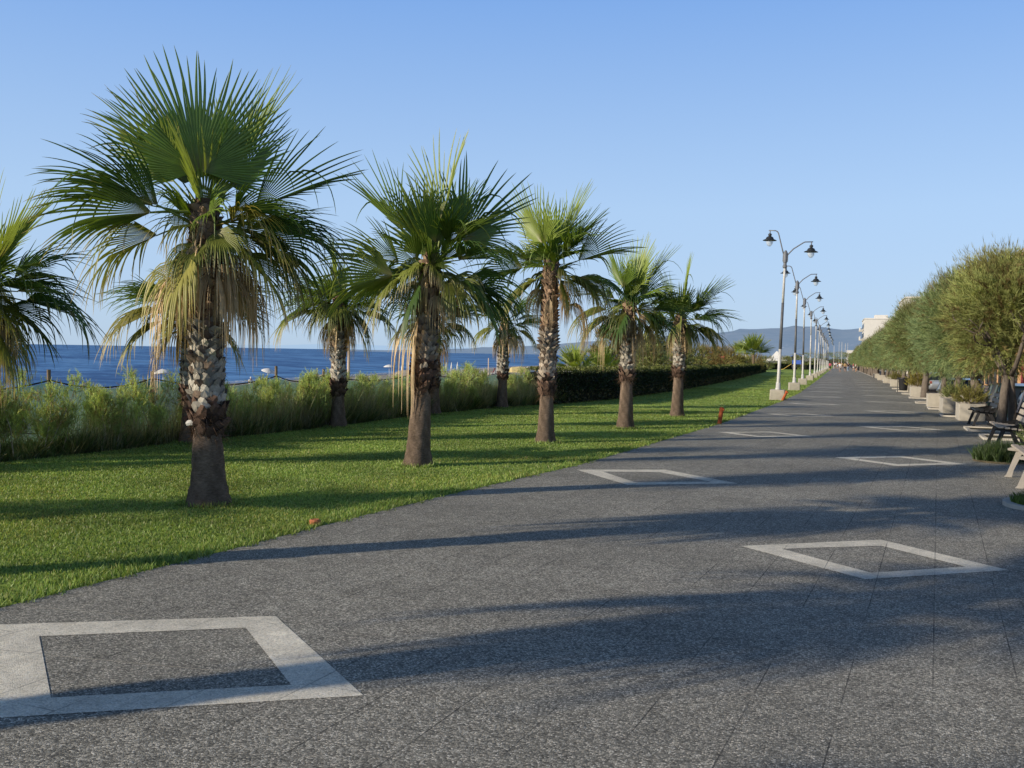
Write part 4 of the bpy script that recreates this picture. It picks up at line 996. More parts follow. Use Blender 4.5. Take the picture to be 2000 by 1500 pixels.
# ------------------------------------------------------------------ street lamps
def lamp_head(root, x, z, side):
    h = MB(); h.lathe([(.0, .20), (.05, .20), (.075, .17), (.075, .12), (.055, .10), (.06, .085), (.13, .05), (.16, 0), (.165, -.03), (.285, -.085), (.29, -.10), (.15, -.085), (.0, -.08)], (x, 0, z), 20)
    hd = h.build('lamp_shade', M['lampmetal'], root, True)
    b = MB(); b.lathe([(.13, -.088), (.145, -.14), (.135, -.22), (.10, -.29), (.05, -.335), (.0, -.345)], (x, 0, z), 16); b.build('bulb', M['bulb'], hd, True)
def make_lamp():
    root = thing('street_lamp', (0, 0, 0), 0, '', 'street lamp', 'street lamps along the lawn edge')
    b = MB(); b.box((0, 0, .2), (.62, .62, .48), bev=.03); b.build('base_block', M['concrete'], root)
    p = MB(); p.tube([(0, 0, .44), (0, 0, 1.0), (0, 0, 2.15)], [.078, .07, .064], 16); p.tube([(0, 0, 4.1), (0, 0, 6.0)], [.053, .046], 16); p.lathe([(.12, 0), (.12, .05), (.10, .06), (.095, .3)], (0, 0, .43), 16); p.build('pole', M['galv'], root, True)
    q = MB(); q.tube([(0, 0, 2.15), (0, 0, 4.1)], [.066, .056], 16); q.build('pole_band', M['polegrey'], root, True)
    c = MB(); c.lathe([(.075, 5.55), (.095, 5.6), (.095, 5.66), (.07, 5.68), (.07, 5.78), (.09, 5.8), (.09, 5.84), (.075, 5.86), (.085, 6.2), (.06, 6.25), (.03, 6.3)], (0, 0, 0), 16); c.box((.05, 0, 6.0), (.12, .06, .34), bev=.01); c.box((-.05, 0, 6.0), (.12, .06, .34), bev=.01); c.build('bracket', M['armmetal'], root)
    a = MB(); a.tube([(-.07, 0, 6.1), (-.16, 0, 6.4), (-.33, 0, 7.0), (-.38, 0, 7.08), (-.46, 0, 7.12), (-.74, 0, 7.13)], [.028, .026, .024, .026, .022, .02], 8); a.tube([(-.68, 0, 7.13), (-.68, 0, 6.98)], .022, 8); a.build('arm', M['armmetal'], root, True)
    a = MB(); a.tube([(.07, 0, 6.1), (.3, 0, 6.36), (.68, 0, 6.62), (.76, 0, 6.66), (1.08, 0, 6.67)], [.028, .026, .024, .024, .02], 8); a.tube([(1.02, 0, 6.66), (1.02, 0, 6.52)], .022, 8); a.build('arm', M['armmetal'], root, True)
    lamp_head(root, -.68, 6.80, -1); lamp_head(root, 1.02, 6.34, 1)
    return root
lamp0 = make_lamp(); LY = [43.46, 59.5, 75.4, 94.5, 111.5, 128.5, 145.5, 162.5, 179.5, 196.5, 213.5, 230.5, 247.5, 264.5]
words = ['nearest street lamp, leaning slightly, with an orange post beside its block', 'second street lamp from the front, with dark middle band', 'third street lamp from the front', 'fourth street lamp from the front', 'fifth street lamp from the front', 'sixth street lamp from the front', 'seventh street lamp from the front']
for i, y in enumerate(LY):
    o = lamp0 if i == 0 else copy_tree(lamp0)
    o['label'] = words[i] if i < len(words) else 'one of the farthest double headed street lamps overlapping at the end of the lawn'
    if i >= len(words): o['group'] = 'farthest street lamps'
    o.location = (-2.40 + .03 * math.sin(i * 2.1), y, gz(0, y)); o.rotation_euler = (0, [.028, .006, .0, -.004, .008][i % 5] if i else .030, [0, .12, .05, -.05][i % 4])
    if i in (3, 4, 5, 8, 9):                       # these are painted white over their full height
        for ch in o.children:
            if ch.name.startswith('pole_band'):
                ch.data = ch.data.copy(); ch.data.materials[0] = M['galv']

# orange posts
def orange_post(x, y, h, tilt, tz, label):
    root = thing('orange_post', (x, y, gz(x, y)), tz, label, 'post', 'short orange posts at the lawn edge')
    mb = MB(); mb.lathe([(.055, -.1), (.055, .0), (.052, h * .8), (.05, h * .8 + .005), (.058, h * .82), (.058, h * .95), (.05, h)], (0, 0, 0), 14); mb.build('shaft', M['rust'], root, True)
    mb = MB(); mb.box((.05, -.03, h * .88), (.05, .05, .05), bev=.01); mb.build('bracket', M['rust'], root); root.rotation_euler = (0, tilt, tz)
orange_post(-2.83, 25.66, .43, .13, 0, 'short orange post standing on the lawn edge right of the last front palm')
orange_post(-2.17, 43.0, .44, .42, 0, 'orange post leaning right against the nearest lamp block')
root = thing('terracotta_stump', (-4.62, 8.25, gz(0, 8.25)), 0, 'small broken terracotta stump in the grass at the path edge', 'stump')
mb = MB(); mb.lathe([(.045, -.05), (.05, .02), (.055, .035), (.04, .05), (.02, .045)], (0, 0, 0), 11); mb.build('stump', M['terracotta'], root)
root = thing('fallen_leaf', (.12, 4.03, gz(0, 4.0) + .006), .4, 'tiny orange leaf lying on the paving at the bottom right', 'leaf')
mb = MB(); mb.add([(-.014, 0, .002), (0, -.007, 0), (.014, 0, .004), (0, .007, .003)], [(0, 1, 2, 3)]); mb.build('blade', M['terracotta'], root)

# ------------------------------------------------------------------ benches (long axis along the path, seat front towards -x)
def make_bench(wood, frame, name='park_bench'):
    root = thing(name, (0, 0, 0), 0, '', 'bench', 'benches on the landward side of the path')
    L_ = 1.7
    for i in range(4):
        mb = MB(); mb.box((.06 + i * .115, 0, .445 - .012 * i), (.095, L_, .035), bev=.008); mb.build('seat_slat', wood, root)
    for i in range(3):
        mb = MB(); mb.box((.53 + i * .045, 0, .56 + i * .13), (.03, L_, .10), ry=.33, bev=.008); mb.build('back_slat', wood, root)
    for sgn in (-1, 1):
        y = sgn * (L_ / 2 - .16)
        mb = MB()
        mb.prism([(-.045, .41), (0, .425), (.30, .395), (.46, .37), (.56, .50), (.70, .90), (.66, .92), (.50, .52), (.42, .34), (.30, .345), (.06, .38), (-.04, .385)], 'y', y - .025, y + .025)
        mb.build('side_frame', frame, root)
        mb = MB(); mb.prism([(.08, .40), (.16, .385), (.04, .10), (.02, 0.), (-.08, 0.), (-.05, .03)], 'y', y - .024, y + .024); mb.build('leg', frame, root)
        mb = MB(); mb.prism([(.34, .37), (.43, .36), (.52, .12), (.60, 0.), (.50, 0.), (.44, .10)], 'y', y - .024, y + .024); mb.build('leg', frame, root)
    return root
def put(o, x, y, rz, label, dz=.004):
    o.location = (x, y, gz(x, y) + dz); o.rotation_euler = (0, 0, rz); o['label'] = label; return o
put(make_bench(M['benchwood'], M['benchgrey']), 2.36, 15.12, -.05, 'nearest pale grey slatted bench, cut by the right edge')
put(make_bench(M['benchwood'], M['blackiron']), 2.92, 21.5, -.04, 'grey slatted bench behind the dark ivy clump')
put(make_bench(M['blackiron'], M['blackiron']), 3.42, 29.0, -.04, 'all black bench standing in front of the pale planter')

# ------------------------------------------------------------------ concrete planters, pits, bin
def make_planter(lx=.7, ly=1.3, h=.50):
    root = thing('concrete_planter', (0, 0, 0), 0, '', 'planter', 'pale concrete planters between the trees')
    mb = MB(); t = .07
    mb.box((0, -ly / 2 + t / 2, h / 2), (lx, t, h), bev=.012); mb.box((0, ly / 2 - t / 2, h / 2), (lx, t, h), bev=.012)
    mb.box((-lx / 2 + t / 2, 0, h / 2 - .003), (t - .006, ly - 2 * t, h - .006), bev=.0); mb.box((lx / 2 - t / 2, 0, h / 2 - .003), (t - .006, ly - 2 * t, h - .006))
    mb.build('box', M['concrete'], root)
    mb = MB(); mb.box((0, 0, h - .10), (lx - 2 * t, ly - 2 * t, .04)); mb.build('soil', M['soil'], root)
    return root
rg = np.random.default_rng(44)
def planter_shrub(x, y, z, rad, h, label, yellow=.5, brown=False, n=260, name='planter_shrub'):
    root = thing(name, (x, y, z), rg.uniform(0, 6), label, 'shrub', 'low shrubs in the planters and tree pits'); mb = MB(); vs = []; cs = []
    for i in range(7):
        a = i * .9 + rg.uniform(-.2, .2); tip = np.array([math.cos(a) * rad * .7, math.sin(a) * rad * .7, h * rg.uniform(.6, 1)])
        mb.tube([(0, 0, -.05), tuple(tip * .5 + [0, 0, .05]), tuple(tip)], [.012, .008, .004], 5, col=(.2, .16, .1))
    u = nrmz(rg.normal(0, 1, (n, 3))); u[:, 2] = np.abs(u[:, 2]); cen = u * [rad, rad, h] * rg.uniform(.3, .9, (n, 1))
    col = (TAM_G * .8 * (1 - yellow) + TAM_Y * .7 * yellow) * rg.uniform(.4, 1.2, (n, 1)) * (np.array([1.05, .9, .8]) if brown else 1)
    v, c = plumes(cen, u + [0, 0, .6], rg.uniform(.1, .3, n), 16, np.full(n, .016), col, rg, .6, .1); mb.build('stems', M['bark'], root); tri_obj('foliage', [v], [c], M['tam'], root)
pl = [(3.72, 31.9, 1.0, 'nearest pale concrete planter beside the black bench'), (3.70, 36.6, 1.35, 'long pale concrete planter with a dark shadow on its near end'), (3.62, 41.2, .8, 'small pale concrete planter just past the long one'), (3.85, 54.2, 1.3, 'pale concrete planter holding the dry brown shrub'), (3.9, 63.5, 1.0, 'pale concrete planter next to the black litter bin'),
      (3.95, 76.5, 1.2, 'pale concrete planter beyond the litter bin'), (4.0, 90, 1.2, 'small far concrete planter, second past the bin'), (4.05, 104, 1.2, 'small far concrete planter, third past the bin'), (4.05, 118, 1.2, 'small far concrete planter, fourth past the bin')]
P0 = make_planter()
for i, (x, y, s_, lab) in enumerate(pl):
    o = P0 if i == 0 else copy_tree(P0); put(o, x, y, -.03, lab); o.scale = (1, s_, 1)
planter_shrub(3.72, 31.9, gz(0, 32) + .5, .42, .45, 'dry reddish green shrub spilling over the nearest planter', .6, True)
planter_shrub(3.75, 36.6, gz(0, 36) + .5, .5, .4, 'low olive shrub in the long planter', .5)
planter_shrub(3.85, 54.2, gz(0, 54) + .5, .6, .85, 'yellowish dry shrub in the planter beyond the leaning trunk', .9, True, 380)
planter_shrub(3.95, 76.5, gz(0, 76) + .5, .55, .5, 'reddish shrub in the planter past the bin', .5, True)
# big boulder-like cap beside planter
root = thing('stone_block', (4.0, 34.2, gz(0, 34)), 0, 'rough grey stone block lying behind the nearest planter', 'stone block')
mb = MB(); mb.box((0, 0, .36), (.62, .75, .72), bev=.08); mb.build('block', M['rock'], root)
# dark ivy clump around the trunk foot and the grass pit
def pit(x, y, r, name, label, dark):
    root = thing(name, (x, y, gz(x, y)), 0, label, 'planting bed' if not dark else 'plant clump'); mb = MB(); n = 28; vs = []; fs = []
    prof = [(r, .0), (r, .05), (r + .09, .05), (r + .09, .0)]
    for j in range(n):
        a = 2 * PI * j / n
        for q in prof: vs.append((q[0] * math.cos(a), q[0] * math.sin(a), q[1] + .002))
    for j in range(n):
        for k_ in range(3): a = j * 4 + k_; b = ((j + 1) % n) * 4 + k_; fs.append((a, b, b + 1, a + 1))
    if not dark: mb.add(vs, fs); mb.build('stone_ring', M['kerb'], root)
    mb = MB(); mb.lathe([(r + .005, .0), (r, .035), (0.001, .06)], (0, 0, 0), 24); mb.build('earth', M['soil'], root)
    m_ = 2600; a = rg.uniform(0, 2 * PI, m_); q = r * np.sqrt(rg.random(m_)); hh = rg.uniform(.08, .2, m_) * (2.0 if dark else 1.) * (1.2 - q / r * .6)
    vs = np.stack([np.cos(a) * q, np.sin(a) * q, np.full(m_, .03)], 1); sd = np.stack([np.cos(a * 7), np.sin(a * 7), 0 * a], 1) * .009
    tp = vs + np.stack([rg.normal(0, .35, m_) * hh, rg.normal(0, .35, m_) * hh, hh], 1)
    c1 = np.array([.045, .075, .02]) if dark else np.array([.13, .19, .04])
    cc = np.repeat(c1[None] * rg.uniform(.5, 1.5, (m_, 1)), 3, 0)
    link('grass_tuft' if not dark else 'leaves', np_mesh('tuft', np.stack([vs - sd, vs + sd, tp], 1).reshape(-1, 3), np.arange(m_ * 3).reshape(m_, 3), cc), M['hedge'], root)
pit(2.62, 18.3, .42, 'ivy_clump', 'dark green ivy clump between the two grey benches', True)
pit(2.45, 12.6, .52, 'grass_bed', 'small round grass bed with a stone rim at the right edge', False)
planter_shrub(3.75, 20.3, gz(0, 20), .5, .8, 'grey green shrub rising behind the second bench at the right edge', .3, False, 420, 'roadside_shrub')
# pale kerb frames of the square tree pits
for i, (x, y) in enumerate([(3.55, 27.0), (3.55, 24.2), (3.6, 34.0), (3.65, 39.2), (3.6, 44.6), (3.75, 51), (3.8, 57.5), (3.8, 62.8), (3.85, 68.9)]):
    root = thing('tree_pit', (x, y, gz(x, y) + .004), -.04, ['white kerb frame around the yellow olive tree, half in shade', 'nearest white kerb frame showing as a bright strip below the bench'][i] if i < 2 else 'low white kerb frame around a trunk foot in the tree row', 'tree pit', 'square kerb frames around the trees' if i < 2 else 'kerb frames along the tree row')
    mb = MB()
    for c_, d_ in (((0, -.6, .02), (1.0, .12, .06)), ((0, .6, .02), (1.0, .12, .06)), ((-.45, 0, .017), (.10, 1.075, .054)), ((.45, 0, .017), (.10, 1.075, .054))): mb.box(c_, d_, bev=.01)
    mb.build('frame', M['kerb'], root); mb = MB(); mb.box((0, 0, .01), (.78, 1.06, .03)); mb.build('earth', M['soil'], root)
# litter bin
root = thing('litter_bin', (3.55, 60.6, gz(0, 60.6)), 0, 'black round litter bin standing by the planters', 'litter bin')
mb = MB(); mb.lathe([(.20, .12), (.23, .2), (.26, .75), (.28, .78), (.28, .84), (.25, .84), (.22, .3)], (0, 0, 0), 18); mb.build('basket', M['blackiron'], root, True)
mb = MB(); mb.tube([(-.3, 0, 0), (-.3, 0, .9)], .02, 6); mb.tube([(.3, 0, 0), (.3, 0, .9)], .02, 6); mb.tube([(-.3, 0, .6), (.3, 0, .6)], .015, 6); mb.build('stand', M['blackiron'], root)

# ------------------------------------------------------------------ cars
def car(x, y, rz, paint, label, Lc=4.1, W=1.7, H=1.45, z=None):
    root = thing('parked_car', (x, y, (gz(x, y) - .42) if z is None else z), rz, label, 'car', 'cars parked along the road')
    h = Lc / 2; g = .17
    st = [(-h, .42, .72, .55), (-h + .08, .25, .88, .74), (-h + .5, g, .93, .82), (-.6, g, .90, .85), (.5, g, .90, .85), (1.0, g, .88, .84), (h - .5, g, .78, .80), (h - .1, .25, .66, .70), (h, .36, .55, .52)]
    vs = []; fs = []; k = 10
    for (yy, zb_, zt, hw) in st:
        hw = hw * W / 1.7
        vs += [(-hw * .92, yy, zb_), (-hw, yy, zb_ + .12), (-hw, yy, (zb_ + zt) / 2), (-hw * .96, yy, zt - .06), (-hw * .86, yy, zt), (hw * .86, yy, zt), (hw * .96, yy, zt - .06), (hw, yy, (zb_ + zt) / 2), (hw, yy, zb_ + .12), (hw * .92, yy, zb_)]
    n = len(st)
    for i in range(n - 1):
        for j in range(k): q = (j + 1) % k; fs.append((i * k + j, i * k + q, i * k + k + q, i * k + k + j))
    fs += [tuple(range(k)), tuple(range((n - 1) * k, n * k))]
    mb = MB(); mb.add(vs, fs); mb.build('body', paint, root, True)
    # cabin: glass loft + roof + pillars
    R_ = H; cab = [(-h + .12, .88, .88), (-h + .55, R_ - .06, .70), (-.3, R_, .68), (.35, R_ - .05, .66), (1.12, .87, .80)]
    vs = [];
    for yy, zt, hw in cab: vs += [(-.80 * W / 1.7, yy, .86), (-hw * W / 1.7 * .94, yy, zt - .005), (hw * W / 1.7 * .94, yy, zt - .005), (.80 * W / 1.7, yy, .86)]
    fs = []
    for i in range(4):
        for j in range(4): q = (j + 1) % 4; fs.append((i * 4 + j, i * 4 + q, i * 4 + 4 + q, i * 4 + 4 + j))
    mb = MB(); mb.add(vs, fs); mb.build('window_glass', M['glass'], root)
    mb = MB()
    mb.prism([(-h + .48, R_ - .08), (-.3, R_ + .03), (.4, R_ - .03), (.42, R_ - .06), (-.3, R_ - .01), (-h + .5, R_ - .11)], 'x', -.60 * W / 1.7, .60 * W / 1.7)
    for s_ in (-1, 1):
        xw = s_ * .80 * W / 1.7; xr = s_ * .645 * W / 1.7
        for (ya, za), (yb, zb_) in (((1.14, .87), (.38, R_ - .04)), ((.0, .88), (-.05, R_ - .01)), ((-h + .14, .88), (-h + .52, R_ - .07)), ((-h + .95, .88), (-h + .95, R_ - .04))):
            mb.tube([(xw, ya, za), (xr, yb, zb_)], .035, 5)
        mb.tube([(xr, .38, R_ - .04), (xr, -.3, R_), (xr, -h + .52, R_ - .07)], .03, 5)
    mb.build('roof', paint, root)
    for s_ in (-1, 1):
        for yy in (-h + .75, h - .78):
            mb = MB(); b = len(mb.v); mb.lathe([(.18, -.1), (.30, -.1), (.31, -.07), (.31, .07), (.30, .1), (.18, .1)], (0, 0, 0), 20)
            mb.v = [(s_ * .76 * W / 1.7 + p[2], yy + p[0], .31 + p[1]) for p in mb.v]; w_ = mb.build('wheel', M['rubber'], root)
            mb = MB(); mb.lathe([(.19, -.085), (.17, .0), (.19, .085)], (0, 0, 0), 16); mb.v = [(s_ * .765 * W / 1.7 + p[2], yy + p[0], .31 + p[1]) for p in mb.v]; mb.build('rim', M['alloy'], w_)
        mb = MB(); mb.box((s_ * .56, h - .10, .58), (.34, .14, .13), rz=-s_ * .25, bev=.03); mb.build('headlight', M['bulb'], root)
        mb = MB(); mb.box((s_ * .62, -h + .06, .70), (.18, .10, .20), bev=.02); mb.build('tail_light', M['redpaint'], root)
        mb = MB(); mb.box((s_ * .95, .85, .95), (.18, .10, .12), bev=.03); mb.build('mirror', paint, root)
    mb = MB(); mb.box((0, h + .005, .38), (.5, .02, .11)); mb.build('number_plate', M['white'], root)
    mb = MB(); mb.box((0, h - .03, .47), (.8, .05, .09), bev=.01); mb.build('grille', M['blackiron'], root)
    return root
car(5.05, 31.6, PI, car_paint('dark_green_paint', (.012, .03, .028)), 'dark green estate car facing us behind the yellow olive tree', H=1.5)
car(5.0, 25.9, PI, car_paint('navy_paint', (.012, .018, .045)), 'dark blue car at the right edge, nearest of the parked cars')
car(7.2, 83, 0.05, car_paint('silver_paint', (.5, .55, .6), .6), 'silver blue car seen between the trunks')
car(9.4, 103, PI + .15, car_paint('red_paint', (.32, .015, .02)), 'dark red car facing us on the far side of the road')
car(9.5, 88.5, PI, car_paint('teal_paint', (.02, .07, .065)), 'dark teal car right of the red one')
car(5.0, 46, PI, car_paint('grey_paint', (.12, .13, .14)), 'grey car mostly hidden behind the tree row')

# ------------------------------------------------------------------ buildings across the road
def building(name, x, y, w, d, floors, wall, label, fh=3.1, bal=True, gable=True, roofbox=False, z=None, rz=0, group=None, shop=None):
    z = gz(x, y) - .35 if z is None else z
    root = thing(name, (x, y, z), rz, label, 'building', group)
    H = floors * fh + .5; mb = MB(); mb.box((d / 2, w / 2, H / 2), (d, w, H)); mb.box((d / 2, w / 2, H + .2), (d - .3, w - .3, .4))
    mb.build('wall', wall, root)
    mb = MB(); mb.box((d / 2, w / 2, H + .12), (d + .4, w + .4, .16)); mb.build('cornice', M['plaster'], root)
    nw = max(2, int(w / 2.6)); cnt = 0
    for f_ in range(floors):
        for i in range(nw):
            yy = (i + .5) * w / nw
            if f_ == 0:
                mb = MB(); mb.box((-.02, yy, 1.25), (.10, 1.4, 2.3)); o = mb.build('door', shop or M['window'], root)
            else:
                mb = MB(); mb.box((-.01, yy, f_ * fh + 1.5), (.08, 1.2, 1.5)); o = mb.build('window', M['window'], root)
                mb = MB(); mb.box((-.06, yy, f_ * fh + .70), (.16, 1.4, .08)); mb.build('sill', M['plaster'], o)
                if bal and i % 2 == 0:
                    mb = MB(); mb.box((-.55, yy, f_ * fh + .15), (1.06, 2.2, .14)); mb.box((-1.05, yy, f_ * fh + .7), (.06, 2.2, .92)); mb.build('balcony', M['plaster'], root)
    for f_ in (range(floors) if gable else ()):                     # gable end facing along the street
        for j in range(max(1, int(d / 4))):
            mb = MB(); mb.box(((j + .5) * d / max(1, int(d / 4)), -.01, f_ * fh + 1.6), (1.1, .08, 1.4)); mb.build('window', M['window'], root)
    if roofbox:
        mb = MB(); mb.box((d * .4, w * .35, H + .9), (d * .3, w * .3, 1.3)); mb.build('stair_tower', wall, root)
    return root
BG = 'buildings across the road'
building('house', 13.5, 20, 14, 10, 2, M['orangewall'], 'two storey apricot house across the road at the right edge', group=BG, shop=M['plaster'])
building('house', 13.5, 36, 12, 10, 2, M['plaster'], 'white two storey house glimpsed between the near trunks', group=BG)
building('house', 13.5, 50, 12, 10, 2, M['yellowwall'], 'yellow walled shop glimpsed below the tree crowns', group=BG, shop=M['white'])
building('house', 13.5, 63, 11.5, 10, 2, M['plaster'], 'white low building with dark doors behind the silver car', group=BG)
building('house', 13.5, 75, 11, 10, 2, M['orangewall'], 'apricot low building behind the red car', group=BG, shop=M['redpaint'])
building('house', 13.5, 115, 16, 10, 2, M['pinkwall'], 'pale pink low building beside the tall apricot block', group=BG)
building('apartment_block', 13.5, 86.5, 27, 12, 3, M['orangewall'], 'tall apricot apartment block rising above the trees at upper right', fh=3.45, roofbox=True, group=BG)
building('house', 13.5, 132, 20, 10, 2, M['plaster'], 'white low building beyond the tall apricot block', group=BG)
building('house', 13.5, 156, 24, 10, 3, M['pinkwall'], 'pale pink three storey building in the hidden middle of the row', group=BG)
building('house', 13.5, 184, 24, 10, 3, M['yellowwall'], 'yellow three storey building in the hidden middle of the row', group=BG)
building('apartment_block', 12.3, 212, 20, 12, 5, M['plaster'], 'pale apartment block showing its top corner over the tree line', fh=2.9, group=BG)
building('apartment_block', 7.4, 330, 26, 13, 5, M['plaster'], 'wide bright white block with a rooftop box above the far trees', fh=2.95, gable=False, roofbox=True, z=-1.6, group=BG)
building('apartment_block', 6.7, 308, 14, 6, 2, M['yellowwall'], 'lower cream block with a yellow corner in front of the white block', fh=3.3, z=-1.6, group=BG)
building('house', 4.8, 640, 12, 12, 2, M['plaster'], 'small far white box building at the end of the tree row', fh=3.4, z=-1.6, bal=False, group=BG)

# ------------------------------------------------------------------ lido, tent, playground, mast
root = thing('beach_hut', (-20.7, 190, -.6), .1, 'beach hut with faded red slatted side', 'hut')
mb = MB(); mb.box((0, 0, 1.2), (2.6, 3.2, 2.4)); mb.build('wall', M['redpaint'], root)
mb = MB(); mb.prism([(-1.6, 2.4), (0, 3.05), (1.6, 2.4), (1.6, 2.3), (-1.6, 2.3)], 'y', -1.9, 1.9); mb.build('roof', M['wood'], root)
root = thing('beach_hut', (-17.6, 188, -.6), 0, 'pale yellow low beach building beside the red hut', 'hut')
mb = MB(); mb.box((0, 0, 1.0), (3.4, 3, 2.0)); mb.build('wall', M['yellowwall'], root); mb = MB(); mb.box((0, 0, 2.06), (3.9, 3.5, .12)); mb.build('roof', M['plaster'], root)
mb = MB(); mb.box((-.5, -1.51, .9), (.9, .05, 1.7)); mb.build('door', M['window'], root)
root = thing('party_tent', (-14.9, 262, -1.5), 0, 'white pyramid roofed party tent beyond the hedge', 'tent')
mb = MB(); mb.v = []; a_ = 2.5
pr = [(1.0, 2.3), (.72, 2.65), (.45, 3.2), (.22, 3.85), (.06, 4.4), (.0, 4.45)]
vs = [];
for u, z_ in pr: vs += [(-a_ * u, -a_ * u, z_), (a_ * u, -a_ * u, z_), (a_ * u, a_ * u, z_), (-a_ * u, a_ * u, z_)]
mb.add(vs, [(i * 4 + j, i * 4 + (j + 1) % 4, i * 4 + 4 + (j + 1) % 4, i * 4 + 4 + j) for i in range(5) for j in range(4)])
for c_, d_ in (((0, -2.5, 2.15), (5.0, .04, .3)), ((0, 2.5, 2.15), (5, .04, .3)), ((-2.5, 0, 2.15), (.04, 4.95, .3)), ((2.5, 0, 2.15), (.04, 4.95, .3))): mb.box(c_, d_)
mb.build('canopy', M['white'], root)
for sx in (-1, 1):
    for sy in (-1, 1): mb = MB(); mb.tube([(sx * 2.42, sy * 2.42, 0), (sx * 2.42, sy * 2.42, 2.2)], .06, 8); mb.build('pole', M['galv'], root)
root = thing('playground_frame', (-7.8, 206, -1.13), 0, 'playground climbing frame with a blue roof left of the lamp posts', 'climbing frame')
for sx in (-1, 1):
    for sy in (-1, 1): mb = MB(); mb.tube([(sx * .9, sy * .9, 0), (sx * .9, sy * .9, 2.9)], .07, 8); mb.build('post', M['blackiron'], root)
mb = MB(); mb.prism([(-1.25, 2.75), (0, 3.4), (1.25, 2.75), (1.25, 2.68), (0, 3.3), (-1.25, 2.68)], 'y', -1.2, 1.2); mb.build('roof', M['bluepaint'], root)
mb = MB(); mb.box((0, 0, 1.3), (1.9, 1.9, .1)); mb.box((0, -.95, 1.7), (1.7, .04, .7)); mb.build('platform', M['bluepaint'], root)
mb = MB(); mb.prism([(-1.0, 1.35), (-2.6, .25), (-3.0, .2), (-3.0, .12), (-2.6, .15), (-1.0, 1.25)], 'y', -.3, .3); mb.build('slide', M['yellowpaint'], root)
root = thing('mast', (-12.05, 140, -.77), 0, 'slanting white mast behind the hedge', 'mast')
mb = MB(); mb.tube([(.25, 0, 0), (-.27, 0, 4.35)], [.06, .04], 8); mb.build('pole', M['white'], root)
for i, (x, y, h) in enumerate([(-1.2, 300, 6.5), (1.0, 330, 8), (2.2, 360, 8), (3.5, 420, 9), (.2, 390, 9)]):
    root = thing('mast', (x, y, -1.6), 0, 'one of the thin far masts above the vanishing point', 'mast', 'far thin masts')
    mb = MB(); mb.tube([(0, 0, 0), (0, 0, h)], .07, 6); mb.build('pole', M['galv'], root)

# ------------------------------------------------------------------ beach things
def parasol(x, y, z, r, label, tilt=0., open_=True, group='beach parasols'):
    root = thing('beach_parasol', (x, y, z), 0, label, 'parasol', group); root.rotation_euler = (0, tilt, 0); h = 2.2
    mb = MB(); mb.tube([(0, 0, -.1), (0, 0, h)], .035, 8); mb.build('pole', M['white'], root)
    mb = MB()
    if open_: mb.lathe([(r, h - .42), (r * .97, h - .36), (r * .7, h - .16), (r * .35, h - .02), (.03, h + .06), (.0, h + .1), (.02, h), (r * .68, h - .22), (r * .98, h - .44)], (0, 0, 0), 16)
    else: mb.lathe([(.12, h - 1.15), (.19, h - 1.1), (.17, h - .6), (.08, h - .1), (.02, h + .25)], (0, 0, 0), 8)
    mb.build('canopy', M['white'], root, not open_)
parasol(-75.7, 120.9, -3.42, 1.0, 'open cream parasol tilted over the people sitting on the shingle', .28)
parasol(-81.7, 173.9, -3.45, 1.1, 'open white parasol standing upright near the water')
parasol(-66.5, 87, -3.0, .95, 'open white parasol showing above the feathery saplings on the left', -.1)
for x, y, z, w_ in [(-70.6, 172.4, -2.97, 'first'), (-68.5, 170.3, -2.89, 'second'), (-69.8, 176.2, -2.92, 'third'), (-71.0, 182.4, -2.95, 'fourth')]:
    parasol(x, y, z, 1, w_ + ' closed white parasol from the left in the row behind the second palm', 0, False, 'closed parasols')
parasol(-77.1, 169.7, -3.26, 1, 'closed white parasol right beside the open upright one', 0, False, 'closed parasols')
def covered_boat(x, y, z, L_, label, rz, m='rock'):
    root = thing('beached_boat', (x, y, z), rz, label, 'boat', 'boats on the beach'); mb = MB(); st = [(-.5, .15, .6), (-.35, .6, 1.0), (0, .8, 1.15), (.3, .65, 1.0), (.5, .08, .75)]; vs = []
    for u, w_, h in st: vs += [(u * L_, -w_, 0), (u * L_, -w_ * .9, h * .6), (u * L_, 0, h), (u * L_, w_ * .9, h * .6), (u * L_, w_, 0)]
    mb.add(vs, [(i * 5 + j, i * 5 + (j + 1) % 5, i * 5 + 5 + (j + 1) % 5, i * 5 + 5 + j) for i in range(4) for j in range(5)] + [(0, 1, 2, 3, 4), (20, 21, 22, 23, 24)]); mb.build('hull', M[m], root)
covered_boat(-64.4, 116.7, -2.89, 3.2, 'grey beige upturned boat on the shingle, left of the pale trunk', .6)
covered_boat(-67.5, 150, -2.8, 3.6, 'grey beige upturned boat below the upright parasol', .5)
for i, (x, y, m) in enumerate([(-58.2, 182.2, 'yellowwall'), (-57.0, 184.0, 'white'), (-55.8, 185.5, 'yellowpaint')]):
    covered_boat(x, y, -2.3 - .02 * i, 4.2, ['pale yellow canoe left of the third palm trunk', 'white canoe lying between two yellow ones', 'yellow canoe touching the third palm trunk outline'][i], .4 + .2 * i, m)
root = thing('beach_shower', (-13.3, 25.6, -.5), 0, 'pinkish shower post with a short arm on the beach, right of the pale trunk', 'shower')
mb = MB(); mb.tube([(0, 0, 0), (0, 0, 2.05), (-.02, 0, 2.1), (-.14, 0, 2.1)], [.05, .04, .035, .03], 8); mb.lathe([(.05, 0), (.06, .03), (.02, .06)], (-.15, 0, 2.04), 10); mb.build('post', M['pinkwall'], root)
